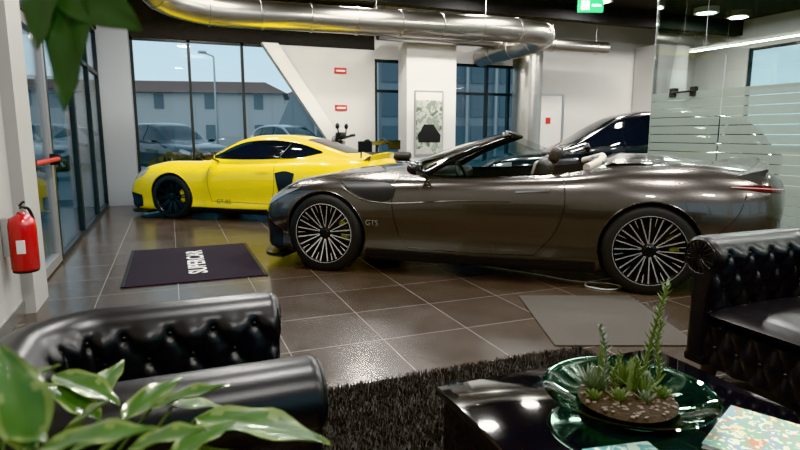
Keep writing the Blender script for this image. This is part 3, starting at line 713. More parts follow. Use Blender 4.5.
D=empty('door_2',(8.75,12.0,0)); bx('leaf',-.40,.40,-.03,0,.01,2.25,m_white2,D); 
for i,(a,b,c,d) in enumerate(((-.46,-.40,0,2.31),(.40,.46,0,2.31),(-.40,.40,2.25,2.31))): bx(f'frame_{i}',a,b,-.05,0,c,d,m_steel,D)
tube('handle',[(.32,-.03,1.02),(.32,-.08,1.02),(.22,-.08,1.02)],.01,m_steel,D,8); bx('sign',-.07,.07,-.036,-.03,1.55,1.70,m_redsign,D)
C=lathe('round_column',[(0,0),(.34,0),(.34,HC-.001),(0,HC-.001)],m_duct,None,48); C.location=(7.75,11.45,0)
for i,(x,z) in enumerate(((3.45,2.62),(3.45,1.85))):
    s=empty('wall_sign' if i==0 else 'wall_sign.001',(x,11.995,z)); bx('plate',-.13,.13,-.012,0,-.06,.06,m_redsign,s); bx('text_band',-.10,.10,-.015,-.012,-.02,.02,m_page,s)
def wall_right():
    bx('wall_right_low',XR,XR+.15,YF,YB,0,.9,m_white); bx('wall_right_high',XR,XR+.15,YF,YB,3.4,HC,m_white)
    ys=[YF,-1,0.5,1.2,3.2,3.6,5.6,6.0,8.0,8.4,10.4,YB]
    for i in range(0,len(ys),2): bx(f'wall_right_pier_{i//2}',XR,XR+.15,ys[i],ys[i+1],.9,3.4,m_white)
    k=7
    for i in range(1,len(ys)-1,2):
        frame_pane(f'window_{k}',ys[i],ys[i+1],.9,3.4,m_dark,x=XR+.07,muls=(2.4,)); k+=1
wall_right()
bx('wall_front_low',XL,XR,YF-.15,YF,0,.5,m_white); bx('wall_front_high',XL,XR,YF-.15,YF,3.3,HC,m_white)
for i,(a,b) in enumerate(((XL,.2),(3.2,3.7),(6.7,7.2),(10.2,XR))): bx(f'wall_front_pier_{i}',a,b,YF-.15,YF,.5,3.3,m_white)
for i,(a,b) in enumerate(((.2,3.2),(3.7,6.7),(7.2,10.2))):
    w=empty(f'window_{20+i}'); bx('glass',a,b,YF-.08,YF-.07,.5,3.3,m_glass,w)
    for j in range(4): x=a+(b-a)*j/3; bx(f'mullion_{j}',x-.03,x+.03,YF-.11,YF-.04,.5,3.3,m_dark,w)
bx('baseboard_back',9.25,11.38,11.985,12.0,0,.1,m_steel)
bx('baseboard_left',XL,XL+.012,YF,4.75,0,.1,m_steel)
for i,y in enumerate((7.2,10.6)):
    bx('ceiling_beam' if i==0 else f'ceiling_beam.{i:03d}',XL,XR,y,y+.25,HC-.35,HC,m_blackc)

G=empty('glass_partition',(6.5,0,0))
for i,(a,b) in enumerate(((-1.0,1.2),(1.22,3.3),(3.32,5.3),(5.32,6.45))):
    bx(f'pane_{i}',-.006,.006,a,b,.02,3.5,m_glass2,G)
    z=.15
    while z<1.84:
        bx(f'film_{i}_{int(z*100)}',-.0085,-.0065,a,b,z,z+.105,m_frost,G); z+=.115
bx('floor_channel',-.03,.03,-1,6.45,0,.03,m_steel,G); bx('head_channel',-.03,.03,-1,6.45,3.5,3.56,m_steel,G)
bx('hanger',-.02,.02,6.40,6.45,3.56,HC,m_steel,G); bx('hanger_b',-.02,.02,-1,-.95,3.56,HC,m_steel,G)
tube('edge_trim',[(0,6.455,.02),(0,6.455,3.5)],.006,m_steel,G,6)
tube('pull_handle',[(-.01,6.05,1.86),(-.06,6.05,1.86),(-.06,5.75,1.86),(-.01,5.75,1.86)],.013,m_carbon,G,8)
bx('patch_fitting',-.03,.03,6.02,6.12,1.80,1.92,m_carbon,G); bx('patch_fitting_b',-.03,.03,5.70,5.78,1.80,1.92,m_carbon,G)

Du=empty('ventilation_duct',(0,0,.05))
path=crspline([(-.35,7.2,3.90),(-.25,8.1,3.55),(-.05,8.75,3.14),(.5,9.0,3.02),(2,9.0,3.01),(4,9.0,3.03),(5.9,9.0,3.06),(6.55,9.2,3.06),(6.8,9.8,3.04),(6.8,10.7,3.02),(6.8,11.95,3.0)],10)
tube('duct_body',path,.205,m_duct,Du,32)
R_=resamp(path,200)
for k in range(6,196,13):
    p=Vector(R_[k]);q=Vector(R_[k+1]);t=(q-p).normalized()
    tube(f'duct_collar_{k}',[p-t*.02,p-t*.015,p+t*.015,p+t*.02],[.206,.217,.217,.206],m_duct,Du,32)
for i,x in enumerate((1.2,3.2,5.2)): tube(f'hanger_rod_{i}',[(x,9.0,3.2),(x,9.0,HC-.05)],.008,m_steel,Du,6)
Du2=empty('ventilation_duct.001'); tube('duct_body',[(3.9,10.9,3.25),(9.5,10.9,3.25)],.14,m_duct,Du2,24)
for i,x in enumerate((4.4,5.6,6.8,8,9.2)):
    tube(f'duct_collar_{i}',[(x-.02,10.9,3.25),(x+.02,10.9,3.25)],.148,m_duct,Du2,24); tube(f'hanger_rod_{i}',[(x,10.9,3.38),(x,10.9,HC-.3)],.006,m_steel,Du2,6)

def light(name,loc,size,power,col=(1,.968,.92),shape='DISK',sy=None,rot=(0,0,0)):
    l=bpy.data.lights.new(name,'AREA'); l.shape=shape; l.size=size; l.energy=power; l.color=col
    if sy: l.size_y=sy
    o=bpy.data.objects.new(name,l); COL.objects.link(o); o.location=loc; o.rotation_euler=rot; return o
k=0
for x in(.6,3.2,5.6,8.4,11.4):
    for y in(-1.5,1.8,4.8,8.1,9.9):
        nm='ceiling_lamp' if k==0 else f'ceiling_lamp.{k:03d}'
        E=empty(nm,(x,y,HC-.02)); 
        lathe('housing',[(0,.02),(.26,.02),(.26,-.10),(.22,-.10),(.21,-.05)],m_white2,E,32)
        lathe('diffuser',[(0,-.07),(.21,-.07)],m_lamp,E,32)
        L=light('bulb',(0,0,-.12),.40,72); L.parent=E
        k+=1
E=empty('linear_pendant_lamp',(8.68,6.0,2.74)); bx('housing',-.04,.04,-1.8,1.8,0,.05,m_white2,E); bx('diffuser',-.035,.035,-1.79,1.79,-.012,0,m_lamp,E)
for i,y in enumerate((-1.5,1.5)): tube(f'cable_{i}',[(0,y,.05),(0,y,HC-2.74)],.004,m_steel,E,5)
E=empty('exit_sign',(6.93,8.4,3.5),math.radians(-20)); bx('box',-.22,.22,-.03,.03,-.11,.11,m_green,E,.008)
bx('pictogram',-.17,-.03,-.034,-.03,-.07,.07,m_lamp,E); bx('arrow',.02,.17,-.034,-.03,-.015,.015,m_lamp,E); tube('rod',[(0,0,.11),(0,0,HC-3.5)],.008,m_steel,E,6)

# ------------------------------------------------------------------ floor things
def mat_rect(name,x0,x1,y0,y1,h,mat,rz=0):
    E=empty(name,((x0+x1)/2,(y0+y1)/2,0),rz); hx=(x1-x0)/2;hy=(y1-y0)/2
    bx('pile',-hx,hx,-hy,hy,.001,h,mat,E,.003,2); return E
em=mat_rect('entrance_mat',-.445,.77,5.25,6.92,.012,m_mat1)
bx('border_a',-.62,-.59,-.84,.84,.001,.0135,m_carbon,em);bx('border_b',.59,.62,-.84,.84,.001,.0135,m_carbon,em)
cu=bpy.data.curves.new('lettering','FONT'); cu.body='SUPERCAR'; cu.size=.235; cu.extrude=.001; cu.align_x='CENTER'; cu.align_y='CENTER'; cu.offset=.004
o=obj('lettering',cu,em,m_letter); o.location=(.03,0,.0135); o.rotation_euler=(0,0,pi/2)
E=mat_rect('carpet_mat',0,.90,0,1.10,.01,m_mat2,math.radians(-21.84)); E.location=(.928*1.41+.372*3.92,-.372*1.41+.928*3.92,0)

P=[(2.6,5.05,.008),(2.85,4.75,.008),(3.1,4.35,.008),(3.28,4.0,.008),(3.5,3.82,.008),(3.52,3.68,.008),(3.36,3.66,.008),(3.26,3.82,.008),(3.38,3.94,.008),(3.7,3.95,.008),(4.2,4.1,.008)]
tube('power_cable',P,.006,m_white_cable,None,6,smoothn=8)

def rug():
    E=empty('shag_rug'); x0,x1,y0,y1=.50,2.25,-.6,2.68
    bx('backing',x0,x1,y0,y1,.001,.012,m_rug,E)
    N=70000
    bxp=np.random.uniform(x0,x1,N);byp=np.random.uniform(y0,y1,N)
    a=np.random.uniform(0,2*pi,N);L=np.random.uniform(.015,.034,N);tilt=np.random.uniform(.2,1.0,N);w=.0022
    under=(bxp>.86)&(bxp<1.83)&(byp>.47)&(byp<1.72); L=np.where(under,.008,L)
    dx=np.cos(a)*np.sin(tilt)*L;dy=np.sin(a)*np.sin(tilt)*L;dz=np.cos(tilt)*L+.006
    px=-np.sin(a)*w;py=np.cos(a)*w
    V=np.zeros((N,5,3))
    V[:,0]=np.stack([bxp-px,byp-py,np.full(N,.01)],1);V[:,1]=np.stack([bxp+px,byp+py,np.full(N,.01)],1)
    V[:,2]=np.stack([bxp+px+dx*.45,byp+py+dy*.45,.01+dz*.65],1);V[:,3]=np.stack([bxp-px+dx*.45,byp-py+dy*.45,.01+dz*.65],1)
    V[:,4]=np.stack([bxp+dx,byp+dy,.01+dz],1)
    base=(np.arange(N)*5)[:,None]
    me=bpy.data.meshes.new('pile'); me.vertices.add(N*5); me.vertices.foreach_set('co',V.reshape(-1))
    q=(base+np.array([[0,1,2,3]]));t=(base+np.array([[3,2,4]]))
    loops=np.concatenate([q.reshape(-1),t.reshape(-1)]); starts=np.concatenate([np.arange(N)*4,N*4+np.arange(N)*3])
    me.loops.add(len(loops)); me.loops.foreach_set('vertex_index',loops); me.polygons.add(2*N); me.polygons.foreach_set('loop_start',starts)
    me.update(calc_edges=True); me.validate(); obj('pile',me,E,m_rug)
rug()

# ------------------------------------------------------------------ chesterfield armchairs
def armchair(name,loc,rz,sc=1):
    E=empty(name,loc,rz,sc)
    path=[];norm=[]
    R=.2;yw=.31;xf=.40;xc=-.12
    def seg(n,f):
        for i in range(n):
            p,q=f(i/n); path.append(p);norm.append(q)
    seg(60,lambda t:((xf+(xc-xf)*t,yw),(0,1)))
    seg(36,lambda t:((xc-R*math.sin(t*pi/2),yw-R+R*math.cos(t*pi/2)),(-math.sin(t*pi/2),math.cos(t*pi/2))))
    seg(24,lambda t:((xc-R,(yw-R)*(1-2*t)),(-1,0)))
    seg(36,lambda t:((xc-R*math.cos(t*pi/2),-(yw-R)-R*math.sin(t*pi/2)),(-math.cos(t*pi/2),-math.sin(t*pi/2))))
    seg(61,lambda t:((xc+(xf-xc)*t*61/60,-yw),(0,-1)))
    path=np.array(path);norm=np.array(norm); S=np.r_[0,np.cumsum(np.linalg.norm(np.diff(path,axis=0),axis=1))]; Lt=S[-1]
    prof=[(-.045,.10),(-.05,.30),(-.055,.42),(-.07,.50)]
    cx,cz,r=.015,.615,.098
    for a in np.linspace(math.radians(205),math.radians(-60),22): prof.append((cx+r*math.cos(a),cz+r*math.sin(a)))
    prof+= [(.052,.49),(.055,.40),(.058,.12),(.05,.10)]
    pr=resamp(prof,96); T=np.gradient(pr,axis=0); T/=np.linalg.norm(T,axis=1)[:,None]; NR=np.stack([-T[:,1],T[:,0]],1)
    V=np.r_[0,np.cumsum(np.linalg.norm(np.diff(pr,axis=0),axis=1))]
    v0=V[np.argmin(abs(pr[:20,1]-.40))]
    su=Lt/14.0; sv=.088; rows=3
    def disp(s,v):
        b=(v-v0)/sv; a=s/su
        w=max(0,min(1,(b+.4)/.4))*max(0,min(1,(rows+.45-b)/.7))
        p=a-b/2;q=a+b/2
        h=(abs(math.sin(pi*p))*abs(math.sin(pi*q)))**.55
        dp=p-round(p);dq=q-round(q)
        dim=math.exp(-(dp*dp+dq*dq)/.02)
        return w*(.030*h-.008-.018*dim)
    n=len(path);m=len(pr); vs=[];fs=[]
    for i in range(n):
        for j in range(m):
            d=disp(S[i],V[j])
            nn=pr[j,0]+NR[j,0]*d; zz=pr[j,1]+NR[j,1]*d
            vs.append((path[i,0]+norm[i,0]*nn,path[i,1]+norm[i,1]*nn,zz))
    for i in range(n-1):
        for j in range(m):
            fs.append([i*m+j,i*m+(j+1)%m,(i+1)*m+(j+1)%m,(i+1)*m+j])
    for e,i in((0,0),(1,n-1)):
        prev=[i*m+j for j in range(m)]
        for q,(dx,ins) in enumerate(((.012,.004),(.020,.014),(.022,.028))):
            cur=[]
            for j in range(m):
                pp=pr[j]-NR[j]*ins
                if pr[j,1]<.14: pp=pr[j]
                cur.append(len(vs)); vs.append((path[i,0]+dx,path[i,1]+norm[i,1]*pp[0],pp[1]))
            for j in range(m): fs.append([prev[j],prev[(j+1)%m],cur[(j+1)%m],cur[j]])
            prev=cur
        fs.append(prev)
    mk('arms_and_back',vs,fs,m_leather,E,True,ang=75)
    for e,y in((0,yw),(1,-yw)):
        sgn=1 if y>0 else -1
        tube(f'scroll_piping_{e}',[(xf+.020,y+sgn*(cx+.080*math.cos(a)),cz+.080*math.sin(a)) for a in np.linspace(0,2*pi,33)[:-1]],.005,m_leather,E,6,closed=True)
        pl=[];pf=[]
        for k in range(18):
            a=2*pi*k/18
            b=len(pl); 
            v_,f_=tube_geo([(xf+.022,y+sgn*cx+.012*math.cos(a),cz+.012*math.sin(a)),(xf+.028,y+sgn*cx+.045*math.cos(a),cz+.045*math.sin(a)),(xf+.021,y+sgn*cx+.078*math.cos(a),cz+.078*math.sin(a))],[.003,.008,.003],6)
            pl+=v_;pf+=[[q+b for q in g] for g in f_]
        mk(f'scroll_pleats_{e}',pl,pf,m_leather,E)
    bv=[];bf=[]
    def button(p,r=.011):
        bm=bmesh.new(); bmesh.ops.create_uvsphere(bm,u_segments=10,v_segments=6,radius=r); b=len(bv)
        for q in bm.verts: bv.append(tuple(Vector(p)+q.co))
        for f_ in bm.faces: bf.append([q.index+b for q in f_.verts])
        bm.free()
    for b in range(0,rows+1):
        v=v0+b*sv
        pz=[np.interp(v,V,pr[:,k]) for k in(0,1)]; nz=[np.interp(v,V,NR[:,k]) for k in(0,1)]
        for i in range(0,15):
            a=(i+(.5 if b%2 else 0))*su
            if a<.03 or a>Lt-.03: continue
            pp=[np.interp(a,S,path[:,k]) for k in(0,1)];nn=[np.interp(a,S,norm[:,k]) for k in(0,1)]
            off=pz[0]-nz[0]*.016; z=pz[1]-nz[1]*.016
            button((pp[0]+nn[0]*off,pp[1]+nn[1]*off,z))
    nu,nw=60,24; fv=[];ff=[]
    for i in range(nu+1):
        for j in range(nw+1):
            y=-.275+.55*i/nu; z=.10+.20*j/nw; a=i/nu*5;b=j/nw*2
            h=(abs(math.sin(pi*(a-b/2)))*abs(math.sin(pi*(a+b/2))))**.6
            fv.append((xf-.005+.018*h,y,z))
    for i in range(nu):
        for j in range(nw): ff.append([i*(nw+1)+j,(i+1)*(nw+1)+j,(i+1)*(nw+1)+j+1,i*(nw+1)+j+1])
    mk('front_rail',fv,ff,m_leather,E)
    for i in range(5): button((xf-.002,-.275+.55*(i+.5)/5,.20))
    mk('buttons',bv,bf,m_leather,E)
    bx('base_frame',-.26,xf-.01,-.28,.28,.10,.30,m_leather,E,.02)
    cv=[];cf=[];nx,ny=24,20
    for side_ in(1,-1):
        for i in range(nx+1):
            for j in range(ny+1):
                u=-1+2*i/nx;w=-1+2*j/ny
                edge=((1-abs(u)**6)*(1-abs(w)**6))**.5
                cv.append((.09+.345*u,.255*w,.355+side_*(.045+.018*(1-u*u)*(1-w*w))*edge))
    o2=(nx+1)*(ny+1)
    for i in range(nx):
        for j in range(ny):
            a=i*(ny+1)+j; cf.append([a,a+ny+1,a+ny+2,a+1]); cf.append([o2+a,o2+a+1,o2+a+ny+2,o2+a+ny+1])
    mk('seat_cushion',cv,cf,m_leather,E,True,ang=80)
    for i,(x,y) in enumerate(((.34,.29),(.34,-.29),(-.22,.22),(-.22,-.22))):
        lathe(f'foot_{i}',[(0,0),(.020,0),(.026,.02),(.036,.05),(.030,.085),(.032,.105),(0,.105)],m_wood,E,20,loc=(x,y,0))
    return E
armchair('leather_armchair',(-.10,1.73,0),0,1.02)
armchair('leather_armchair.001',(2.97,1.74,0),pi,1.10)

# ------------------------------------------------------------------ coffee table
T=empty('coffee_table',(0,0,0))
bx('top',.84,1.85,.45,1.74,.375,.405,m_gloss,T,.003,2)
bx('panel_front',.86,.88,.47,1.72,0.065,.375,m_gloss,T); bx('panel_back',1.81,1.83,.47,1.72,.065,.375,m_gloss,T)
bx('panel_side_a',.88,1.81,1.70,1.72,.065,.375,m_gloss,T); bx('panel_side_b',.88,1.81,.47,.49,.065,.375,m_gloss,T)
bx('plinth',.90,1.79,.51,1.68,0.0505,.065,m_carbon,T)

bcx,bcy=1.345,1.354
B=empty('glass_bowl_planter',(bcx,bcy,.406))
lathe('bowl',[(0,0),(.10,0),(.125,.006),(.20,.030),(.25,.055),(.268,.066),(.272,.071),(.268,.075),(.248,.067),(.20,.042),(.125,.016),(.10,.010),(0,.010)],m_bowl,B,72,ang=60)
lathe('soil',[(0,.066),(.06,.064),(.11,.056),(.145,.045),(.155,.034),(.13,.0185),(.10,.0125),(0,.012)],m_soil,B,48)
pv=[];pf=[]
for i in range(170):
    a=random.uniform(0,2*pi);r=.15*math.sqrt(random.random()); z=.066-.9*r*r+.001
    bm=bmesh.new(); bmesh.ops.create_icosphere(bm,subdivisions=1,radius=random.uniform(.004,.008)); b=len(pv)
    for q in bm.verts: pv.append((q.co.x*1.3+r*math.cos(a),q.co.y+r*math.sin(a),q.co.z*.7+z))
    for f in bm.faces: pf.append([q.index+b for q in f.verts])
    bm.free()
mk('pebbles',pv,pf,m_pebble,B)
def blade(vs,fs,base,d,L,w,curl=.3,n=7):
    d=Vector(d).normalized(); s=d.cross(Vector((0,0,1)))
    if s.length<.01: s=Vector((1,0,0))
    s.normalize(); up=s.cross(d).normalized(); b=len(vs)
    for i in range(n):
        t=i/(n-1); c=Vector(base)+d*L*t+up*(curl*L*t*t); ww=w*(1-t)**.7*(.75+.5*t)+.0004
        vs+= [c-s*ww+up*ww*.35,c-up*ww*.5,c+s*ww+up*ww*.35,c+up*ww*.1]
    for i in range(n-1):
        for k in range(4): fs.append([b+i*4+k,b+i*4+(k+1)%4,b+(i+1)*4+(k+1)%4,b+(i+1)*4+k])
def rosette(name,loc,n,L,w,mat,el0=.3,el1=1.3):
    vs=[];fs=[]
    for i in range(n):
        t=i/n; a=i*2.39996; el=el0+(el1-el0)*t
        blade(vs,fs,loc,(math.cos(a)*math.cos(el),math.sin(a)*math.cos(el),math.sin(el)),L*(1-.35*t),w,.25)
    mk(name,vs,fs,mat,B)
def rp(a,b,z): return (.928*a+.372*b,-.372*a+.928*b,z)
rosette('agave_rosette',rp(-.105,.03,.06),26,.095,.011,m_succ2)
rosette('haworthia',rp(-.05,-.06,.06),22,.05,.008,m_succ)
rosette('haworthia_b',rp(.03,-.07,.06),20,.05,.008,m_succ2)
rosette('aloe',rp(.0,.05,.06),18,.12,.008,m_succ)
rosette('aloe_b',rp(.04,-.02,.06),16,.11,.007,m_succ)
rosette('echeveria',rp(.10,-.03,.055),24,.045,.012,m_succ)
rosette('echeveria_b',rp(-.12,-.03,.05),20,.04,.010,m_succ)
def cactus(name,base,h,r,mat,lean=(0,0)):
    vs=[];fs=[];seg=24;n=14
    for i in range(n):
        t=i/(n-1); rr=r*(1-max(0,(t-.8)/.2)**2*.9)
        for k in range(seg):
            a=2*pi*k/seg; q=rr*(1+.16*math.cos(6*a)); vs.append((base[0]+q*math.cos(a)+lean[0]*t*t,base[1]+q*math.sin(a)+lean[1]*t*t,base[2]+h*t))
    for i in range(n-1):
        for k in range(seg): fs.append([i*seg+k,i*seg+(k+1)%seg,(i+1)*seg+(k+1)%seg,(i+1)*seg+k])
    fs.append(list(range((n-1)*seg,n*seg))); mk(name,vs,fs,mat,B)
cactus('cactus_a',rp(-.075,.05,.055),.17,.009,m_succ,(.01,0)); cactus('cactus_b',rp(-.05,.06,.055),.12,.008,m_succ2,(-.01,.01)); cactus('cactus_c',rp(.035,.03,.055),.12,.011,m_succ); cactus('cactus_d',rp(.06,.0,.055),.08,.012,m_succ2)
cactus('cactus_e',rp(.0,-.01,.055),.12,.008,m_succ,(.02,.01))
def leafy(name,pts,r,nl,L,mat):
    P=crspline(pts,8); vs,fs=tube_geo(P,[r*(1-.6*i/len(P)) for i in range(len(P))],6); R=resamp(P,nl)
    for i in range(3,nl):
        a=i*2.4; blade(vs,fs,tuple(R[i]),(math.cos(a)*.8,math.sin(a)*.8,.6),L*random.uniform(.7,1.2),.0065,.2,5)
    mk(name,vs,fs,mat,B)
leafy('jade_stem_tall',[rp(.05,.03,.05),rp(.065,.03,.14),rp(.085,.03,.25),rp(.12,.03,.41)],.007,72,.030,m_succ)
leafy('jade_stem_tall_b',[rp(.09,.02,.05),rp(.11,.02,.12),rp(.095,.02,.20),rp(.105,.02,.29)],.006,48,.030,m_succ)
leafy('jade_stem_left',[rp(-.07,.0,.05),rp(-.08,.0,.12),rp(-.075,.0,.18),rp(-.10,0,.28)],.005,42,.026,m_succ2)
leafy('jade_stem_mid',[rp(-.03,.02,.05),rp(-.04,.02,.10),rp(-.02,.02,.18)],.005,26,.024,m_succ)
leafy('jade_stem_low',[rp(.01,.0,.05),rp(.03,-.01,.10),rp(.025,.0,.17)],.005,26,.026,m_succ)

def mag(name,loc,rz,w,h,n,mat):
    E=empty(name,loc,rz); bx('pages',-w/2+.003,w/2-.003,-h/2+.003,h/2-.003,0.0,.006*n,m_page,E); bx('cover',-w/2,w/2,-h/2,h/2,.006*n,.006*n+.001,mat,E)
    bx('back_cover',-w/2,w/2,-h/2,h/2,-.001,0,mat,E)
mag('magazine',(1.57,1.05,.407),math.radians(25),.32,.24,2,m_paper)
mag('brochure',(1.13,1.11,.407),math.radians(-10),.21,.15,1,m_paper2)
mag('brochure.001',(1.27,.93,.407),math.radians(12),.21,.15,1,m_paper2)

X=empty('fire_extinguisher',(XL+.115,4.42,0))
lathe('cylinder',[(0,.40),(.075,.40),(.083,.41),(.083,.70),(.078,.73),(.055,.76),(.025,.775),(.02,.79),(0,.79)],m_red,X,36)
lathe('skirt',[(.0,.385),(.076,.385),(.080,.40),(.0,.40)],m_carbon,X,36)
lathe('valve',[(0,.79),(.018,.79),(.018,.83),(0,.83)],m_steel,X,16)
tube('handle_top',[(-.0,-.01,.83),(.03,-.06,.86),(.05,-.12,.865)],.008,m_carbon,X,6); tube('handle_low',[(0,-.01,.815),(.03,-.06,.83),(.05,-.11,.825)],.007,m_carbon,X,6)
tube('hose',[(0,.02,.82),(.03,.08,.80),(.05,.115,.70),(.05,.115,.55),(.05,.10,.45)],.010,m_carbon,X,8,smoothn=6)
bx('label',-.025,.025,-.0855,-.078,.52,.61,m_page,X,.001,1)
bx('wall_bracket',-.112,-.07,-.03,.03,.5,.75,m_steel,X)
bx('sign_plate',-.112,-.106,-.10,.10,1.55,1.8,m_redsign,X)

# ------------------------------------------------------------------ foreground potted plant
PL=empty('potted_rubber_plant',(-.345,.80,0))
def L2(p): return (p[0]+.345,p[1]-.80,p[2])
lathe('pot',[(0,0),(.12,0),(.13,.02),(.165,.32),(.175,.33),(.175,.35),(.155,.35),(.15,.30),(0,.30)],m_pot,PL,40)
lathe('soil',[(0,.315),(.152,.31)],m_soil,PL,32)
lv=[];lf=[];lm=[]
def leaf(base,tip,w,nrm=(0,0,1),droop=.12):
    base=Vector(L2(base));tip=Vector(L2(tip)); d=tip-base; L=d.length; d.normalize(); nn=Vector(nrm); s=d.cross(nn).normalized(); up=s.cross(d)
    n=13;mcol=9;b=len(lv)
    for i in range(n):
        t=i/(n-1); ww=w*(math.sin(pi*min(1,t)**.8)**.85*(1-.25*t))+.0008
        for j in range(mcol):
            u=-1+2*j/(mcol-1); rip=.02*L*math.sin(t*14+j)*abs(u)
            lv.append(base+d*L*t+s*u*ww+up*(abs(u)*ww*.28+droop*L*(t-t*t)+rip))
    for i in range(n-1):
        for j in range(mcol-1):
            lf.append([b+i*mcol+j,b+i*mcol+j+1,b+(i+1)*mcol+j+1,b+(i+1)*mcol+j]); lm.append(1 if (j in(0,mcol-2) or (j in(1,mcol-3) and (i*7+j*3)%5==0)) else 0)
leaves=[((.011,.80,.904),(.173,.679,.896),.040),((-.05,.877,.894),(.063,.838,.93),.026),((-.113,.85,.904),(-.194,.891,.953),.026),
 ((-.178,.937,.945),(-.086,.842,.924),.028),((-.116,.495,1.054),(-.133,.515,1.136),.024),((-.121,.547,1.026),(-.022,.51,1.043),.022),
 ((-.03,.76,.88),(.09,.66,.86),.036),((-.06,.70,.90),(.03,.60,.90),.032),((-.14,.78,.90),(-.05,.74,.93),.028),((-.20,.70,.93),(-.14,.60,1.0),.03),
 ((-.145,.758,.929),(-.086,.742,.977),.026),((-.20,.788,.977),(-.14,.771,1.02),.026),((-.057,.621,.972),(.022,.592,.993),.022),((-.136,.506,1.07),(-.104,.492,1.06),.018),
 ((-.10,.66,.94),(-.05,.64,.985),.024),((-.02,.70,.91),(.06,.72,.93),.028),((-.08,.80,.92),(.0,.86,.945),.026),
 ((-.22,.95,.90),(-.28,1.05,.95),.035),((-.30,.72,1.0),(-.40,.62,1.08),.035),((-.36,.9,.95),(-.50,.95,1.0),.035),((-.24,.62,.92),(-.2,.5,.98),.035),((-.02,.86,.90),(.07,.90,.86),.025),((-.13,.92,.90),(-.09,1.0,.93),.022)]
hub=(-.32,.80,.62)
for i,(a,b,w) in enumerate(leaves):
    leaf(a,b,w)
    mid=((a[0]+hub[0])/2+random.uniform(-.02,.02),(a[1]+hub[1])/2,(a[2]*.6+hub[2]*.4)-.05)
    P=crspline([L2((-.345+random.uniform(-.03,.03),.80+random.uniform(-.03,.03),.31)),L2(hub if i%2 else (-.30,.83,.60)),L2(mid),L2(a)],6)
    v_,f_=tube_geo(P,.0022,6); b0=len(lv); lv+=v_; lf+=[[q+b0 for q in g] for g in f_]; lm+=[2]*len(f_)
st=crspline([L2(p) for p in((-.345,.80,.31),(-.37,.76,.9),(-.29,.68,1.3),(-.17,.62,1.5),(-.09,.605,1.45),(-.068,.598,1.43))],8)
v_,f_=tube_geo(st,[.009-.006*i/len(st) for i in range(len(st))],8); b0=len(lv); lv+=v_; lf+=[[q+b0 for q in g] for g in f_]; lm+=[2]*len(f_)
for a,b,w in (((-.068,.595,1.429),(-.083,.582,1.319),.020),((-.088,.605,1.442),(-.016,.567,1.39),.026),((-.09,.60,1.44),(-.10,.585,1.37),.016),((-.17,.62,1.5),(-.26,.55,1.5),.03),((-.2,.64,1.45),(-.22,.72,1.38),.03),((-.33,.72,1.15),(-.42,.66,1.12),.035),((-.3,.69,1.28),(-.34,.8,1.25),.035)):
    k0=len(lm); leaf(a,b,w,(-.4,-.9,.1),.05)
    for q in range(k0,len(lm)): lm[q]=3
mk('foliage',lv,lf,[m_leafg,m_leafl,m_stem,m_leafd],PL,True,lm,ang=80)

# ------------------------------------------------------------------ exterior
bx('ground_outside',-60,60,12.15,120,-.12,-.02,m_asph); bx('ground_outside.001',-60,-1.21,-40,12.15,-.12,-.02,m_asph); bx('ground_outside.002',-1.21,60,-40,-4.15,-.12,-.02,m_asph); bx('ground_outside.003',13.65,60,-4.15,12.15,-.12,-.02,m_asph)
def house(name,loc,rz,w,dp,h,rh,n=5):
    E=empty(name,loc,rz); bx('walls',-w/2,w/2,-dp/2,dp/2,-.02,h,m_house,E)
    vs=[(-w/2-.4,-dp/2-.5,h),(w/2+.4,-dp/2-.5,h),(w/2+.4,dp/2+.5,h),(-w/2-.4,dp/2+.5,h),(-w/2+1.5,0,h+rh),(w/2-1.5,0,h+rh)]
    mk('roof',vs,[[0,1,5,4],[2,3,4,5],[1,2,5],[3,0,4],[0,1,2,3]],m_roof,E,False)
    for i in range(n):
        for j in range(2):
            x=-w/2+w*(i+.5)/n; z=.9+j*2.3; bx(f'shutter_{i}_{j}',x-.35,x+.35,-dp/2-.05,-dp/2,z,z+1.1,m_shut,E)
house('house',(-1.5,52,0),math.radians(-12),22,8,4.4,1.2,6); house('house.001',(19,58,0),math.radians(-22),15,9,4.8,1.3,5); house('house.002',(-24,44,0),math.radians(25),14,8,5.0,1.6); house('house.003',(34,44,0),math.radians(-40),18,9,5.2,1.7,6)
house('house.004',(-24,20,0),math.radians(70),16,8,5.0,1.6,6)
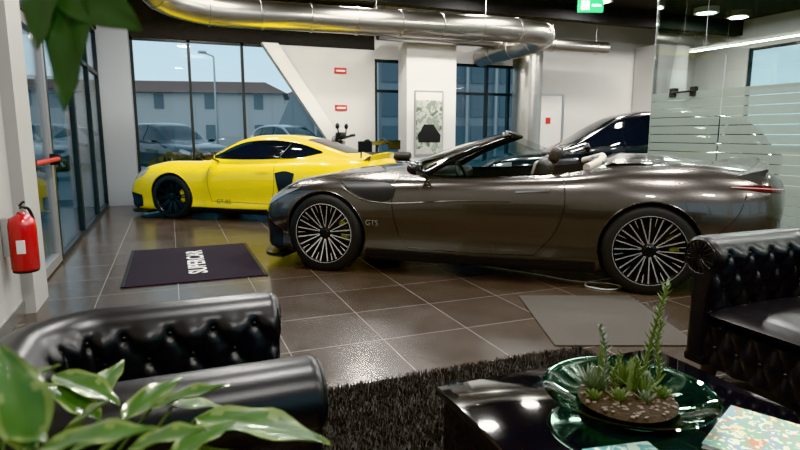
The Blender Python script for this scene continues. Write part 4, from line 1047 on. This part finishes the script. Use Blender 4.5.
O=empty('office_building',(8.6,27,0),math.radians(-12))
prism('shell',[(-4.6,0),(-2.0,5.6),(9,6.4),(9,0)],0,8,m_grayb,O)
for i in range(7):
    for j in range(3): bx(f'window_band_{i}_{j}',-1.8+i*1.5,-.6+i*1.5,-.06,0,.5+j*1.65,1.7+j*1.65,m_shut,O)
for i in range(8): bx(f'fin_{i}',-2.1+i*1.5,-2.0+i*1.5,-.25,0,.1,4.9,m_white2,O)
S=empty('street_lamp',(2.35,31.4,0)); tube('pole',[(0,0,-.02),(0,0,5.2)],[.07,.04],m_steel,S,10); tube('arm',[(0,0,5.2),(-.5,-.2,5.35)],.03,m_steel,S,8); bx('head',-.75,-.35,-.32,-.10,5.3,5.42,m_steel,S,.03)

w=bpy.data.worlds.new('sky'); scene.world=w; w.use_nodes=True; nt=w.node_tree; bg=nt.nodes['Background']
tc=nt.nodes.new('ShaderNodeTexCoord'); sp=nt.nodes.new('ShaderNodeSeparateXYZ'); rp_=nt.nodes.new('ShaderNodeValToRGB')
rp_.color_ramp.elements[0].position=0; rp_.color_ramp.elements[0].color=(.62,.76,.82,1); rp_.color_ramp.elements[1].position=.5; rp_.color_ramp.elements[1].color=(.40,.57,.72,1)
nt.links.new(tc.outputs['Generated'],sp.inputs[0]); nt.links.new(sp.outputs[2],rp_.inputs[0]); nt.links.new(rp_.outputs[0],bg.inputs[0]); bg.inputs[1].default_value=1.15

cam=bpy.data.cameras.new('cam'); co=bpy.data.objects.new('camera',cam); COL.objects.link(co); scene.camera=co
cam.sensor_width=36; cam.lens=25.65; cam.clip_start=.02
co.location=(0,0,1.3); co.rotation_euler=(math.radians(90-9.07),0,math.radians(-21.84))
cam.dof.use_dof=True; cam.dof.focus_distance=5; cam.dof.aperture_fstop=5.6
try:
    scene.view_settings.view_transform='Khronos PBR Neutral'
    scene.view_settings.exposure=-.1
    scene.view_settings.gamma=1.3
except Exception as e:
    print(e); scene.view_settings.view_transform='AgX'; scene.view_settings.exposure=.5
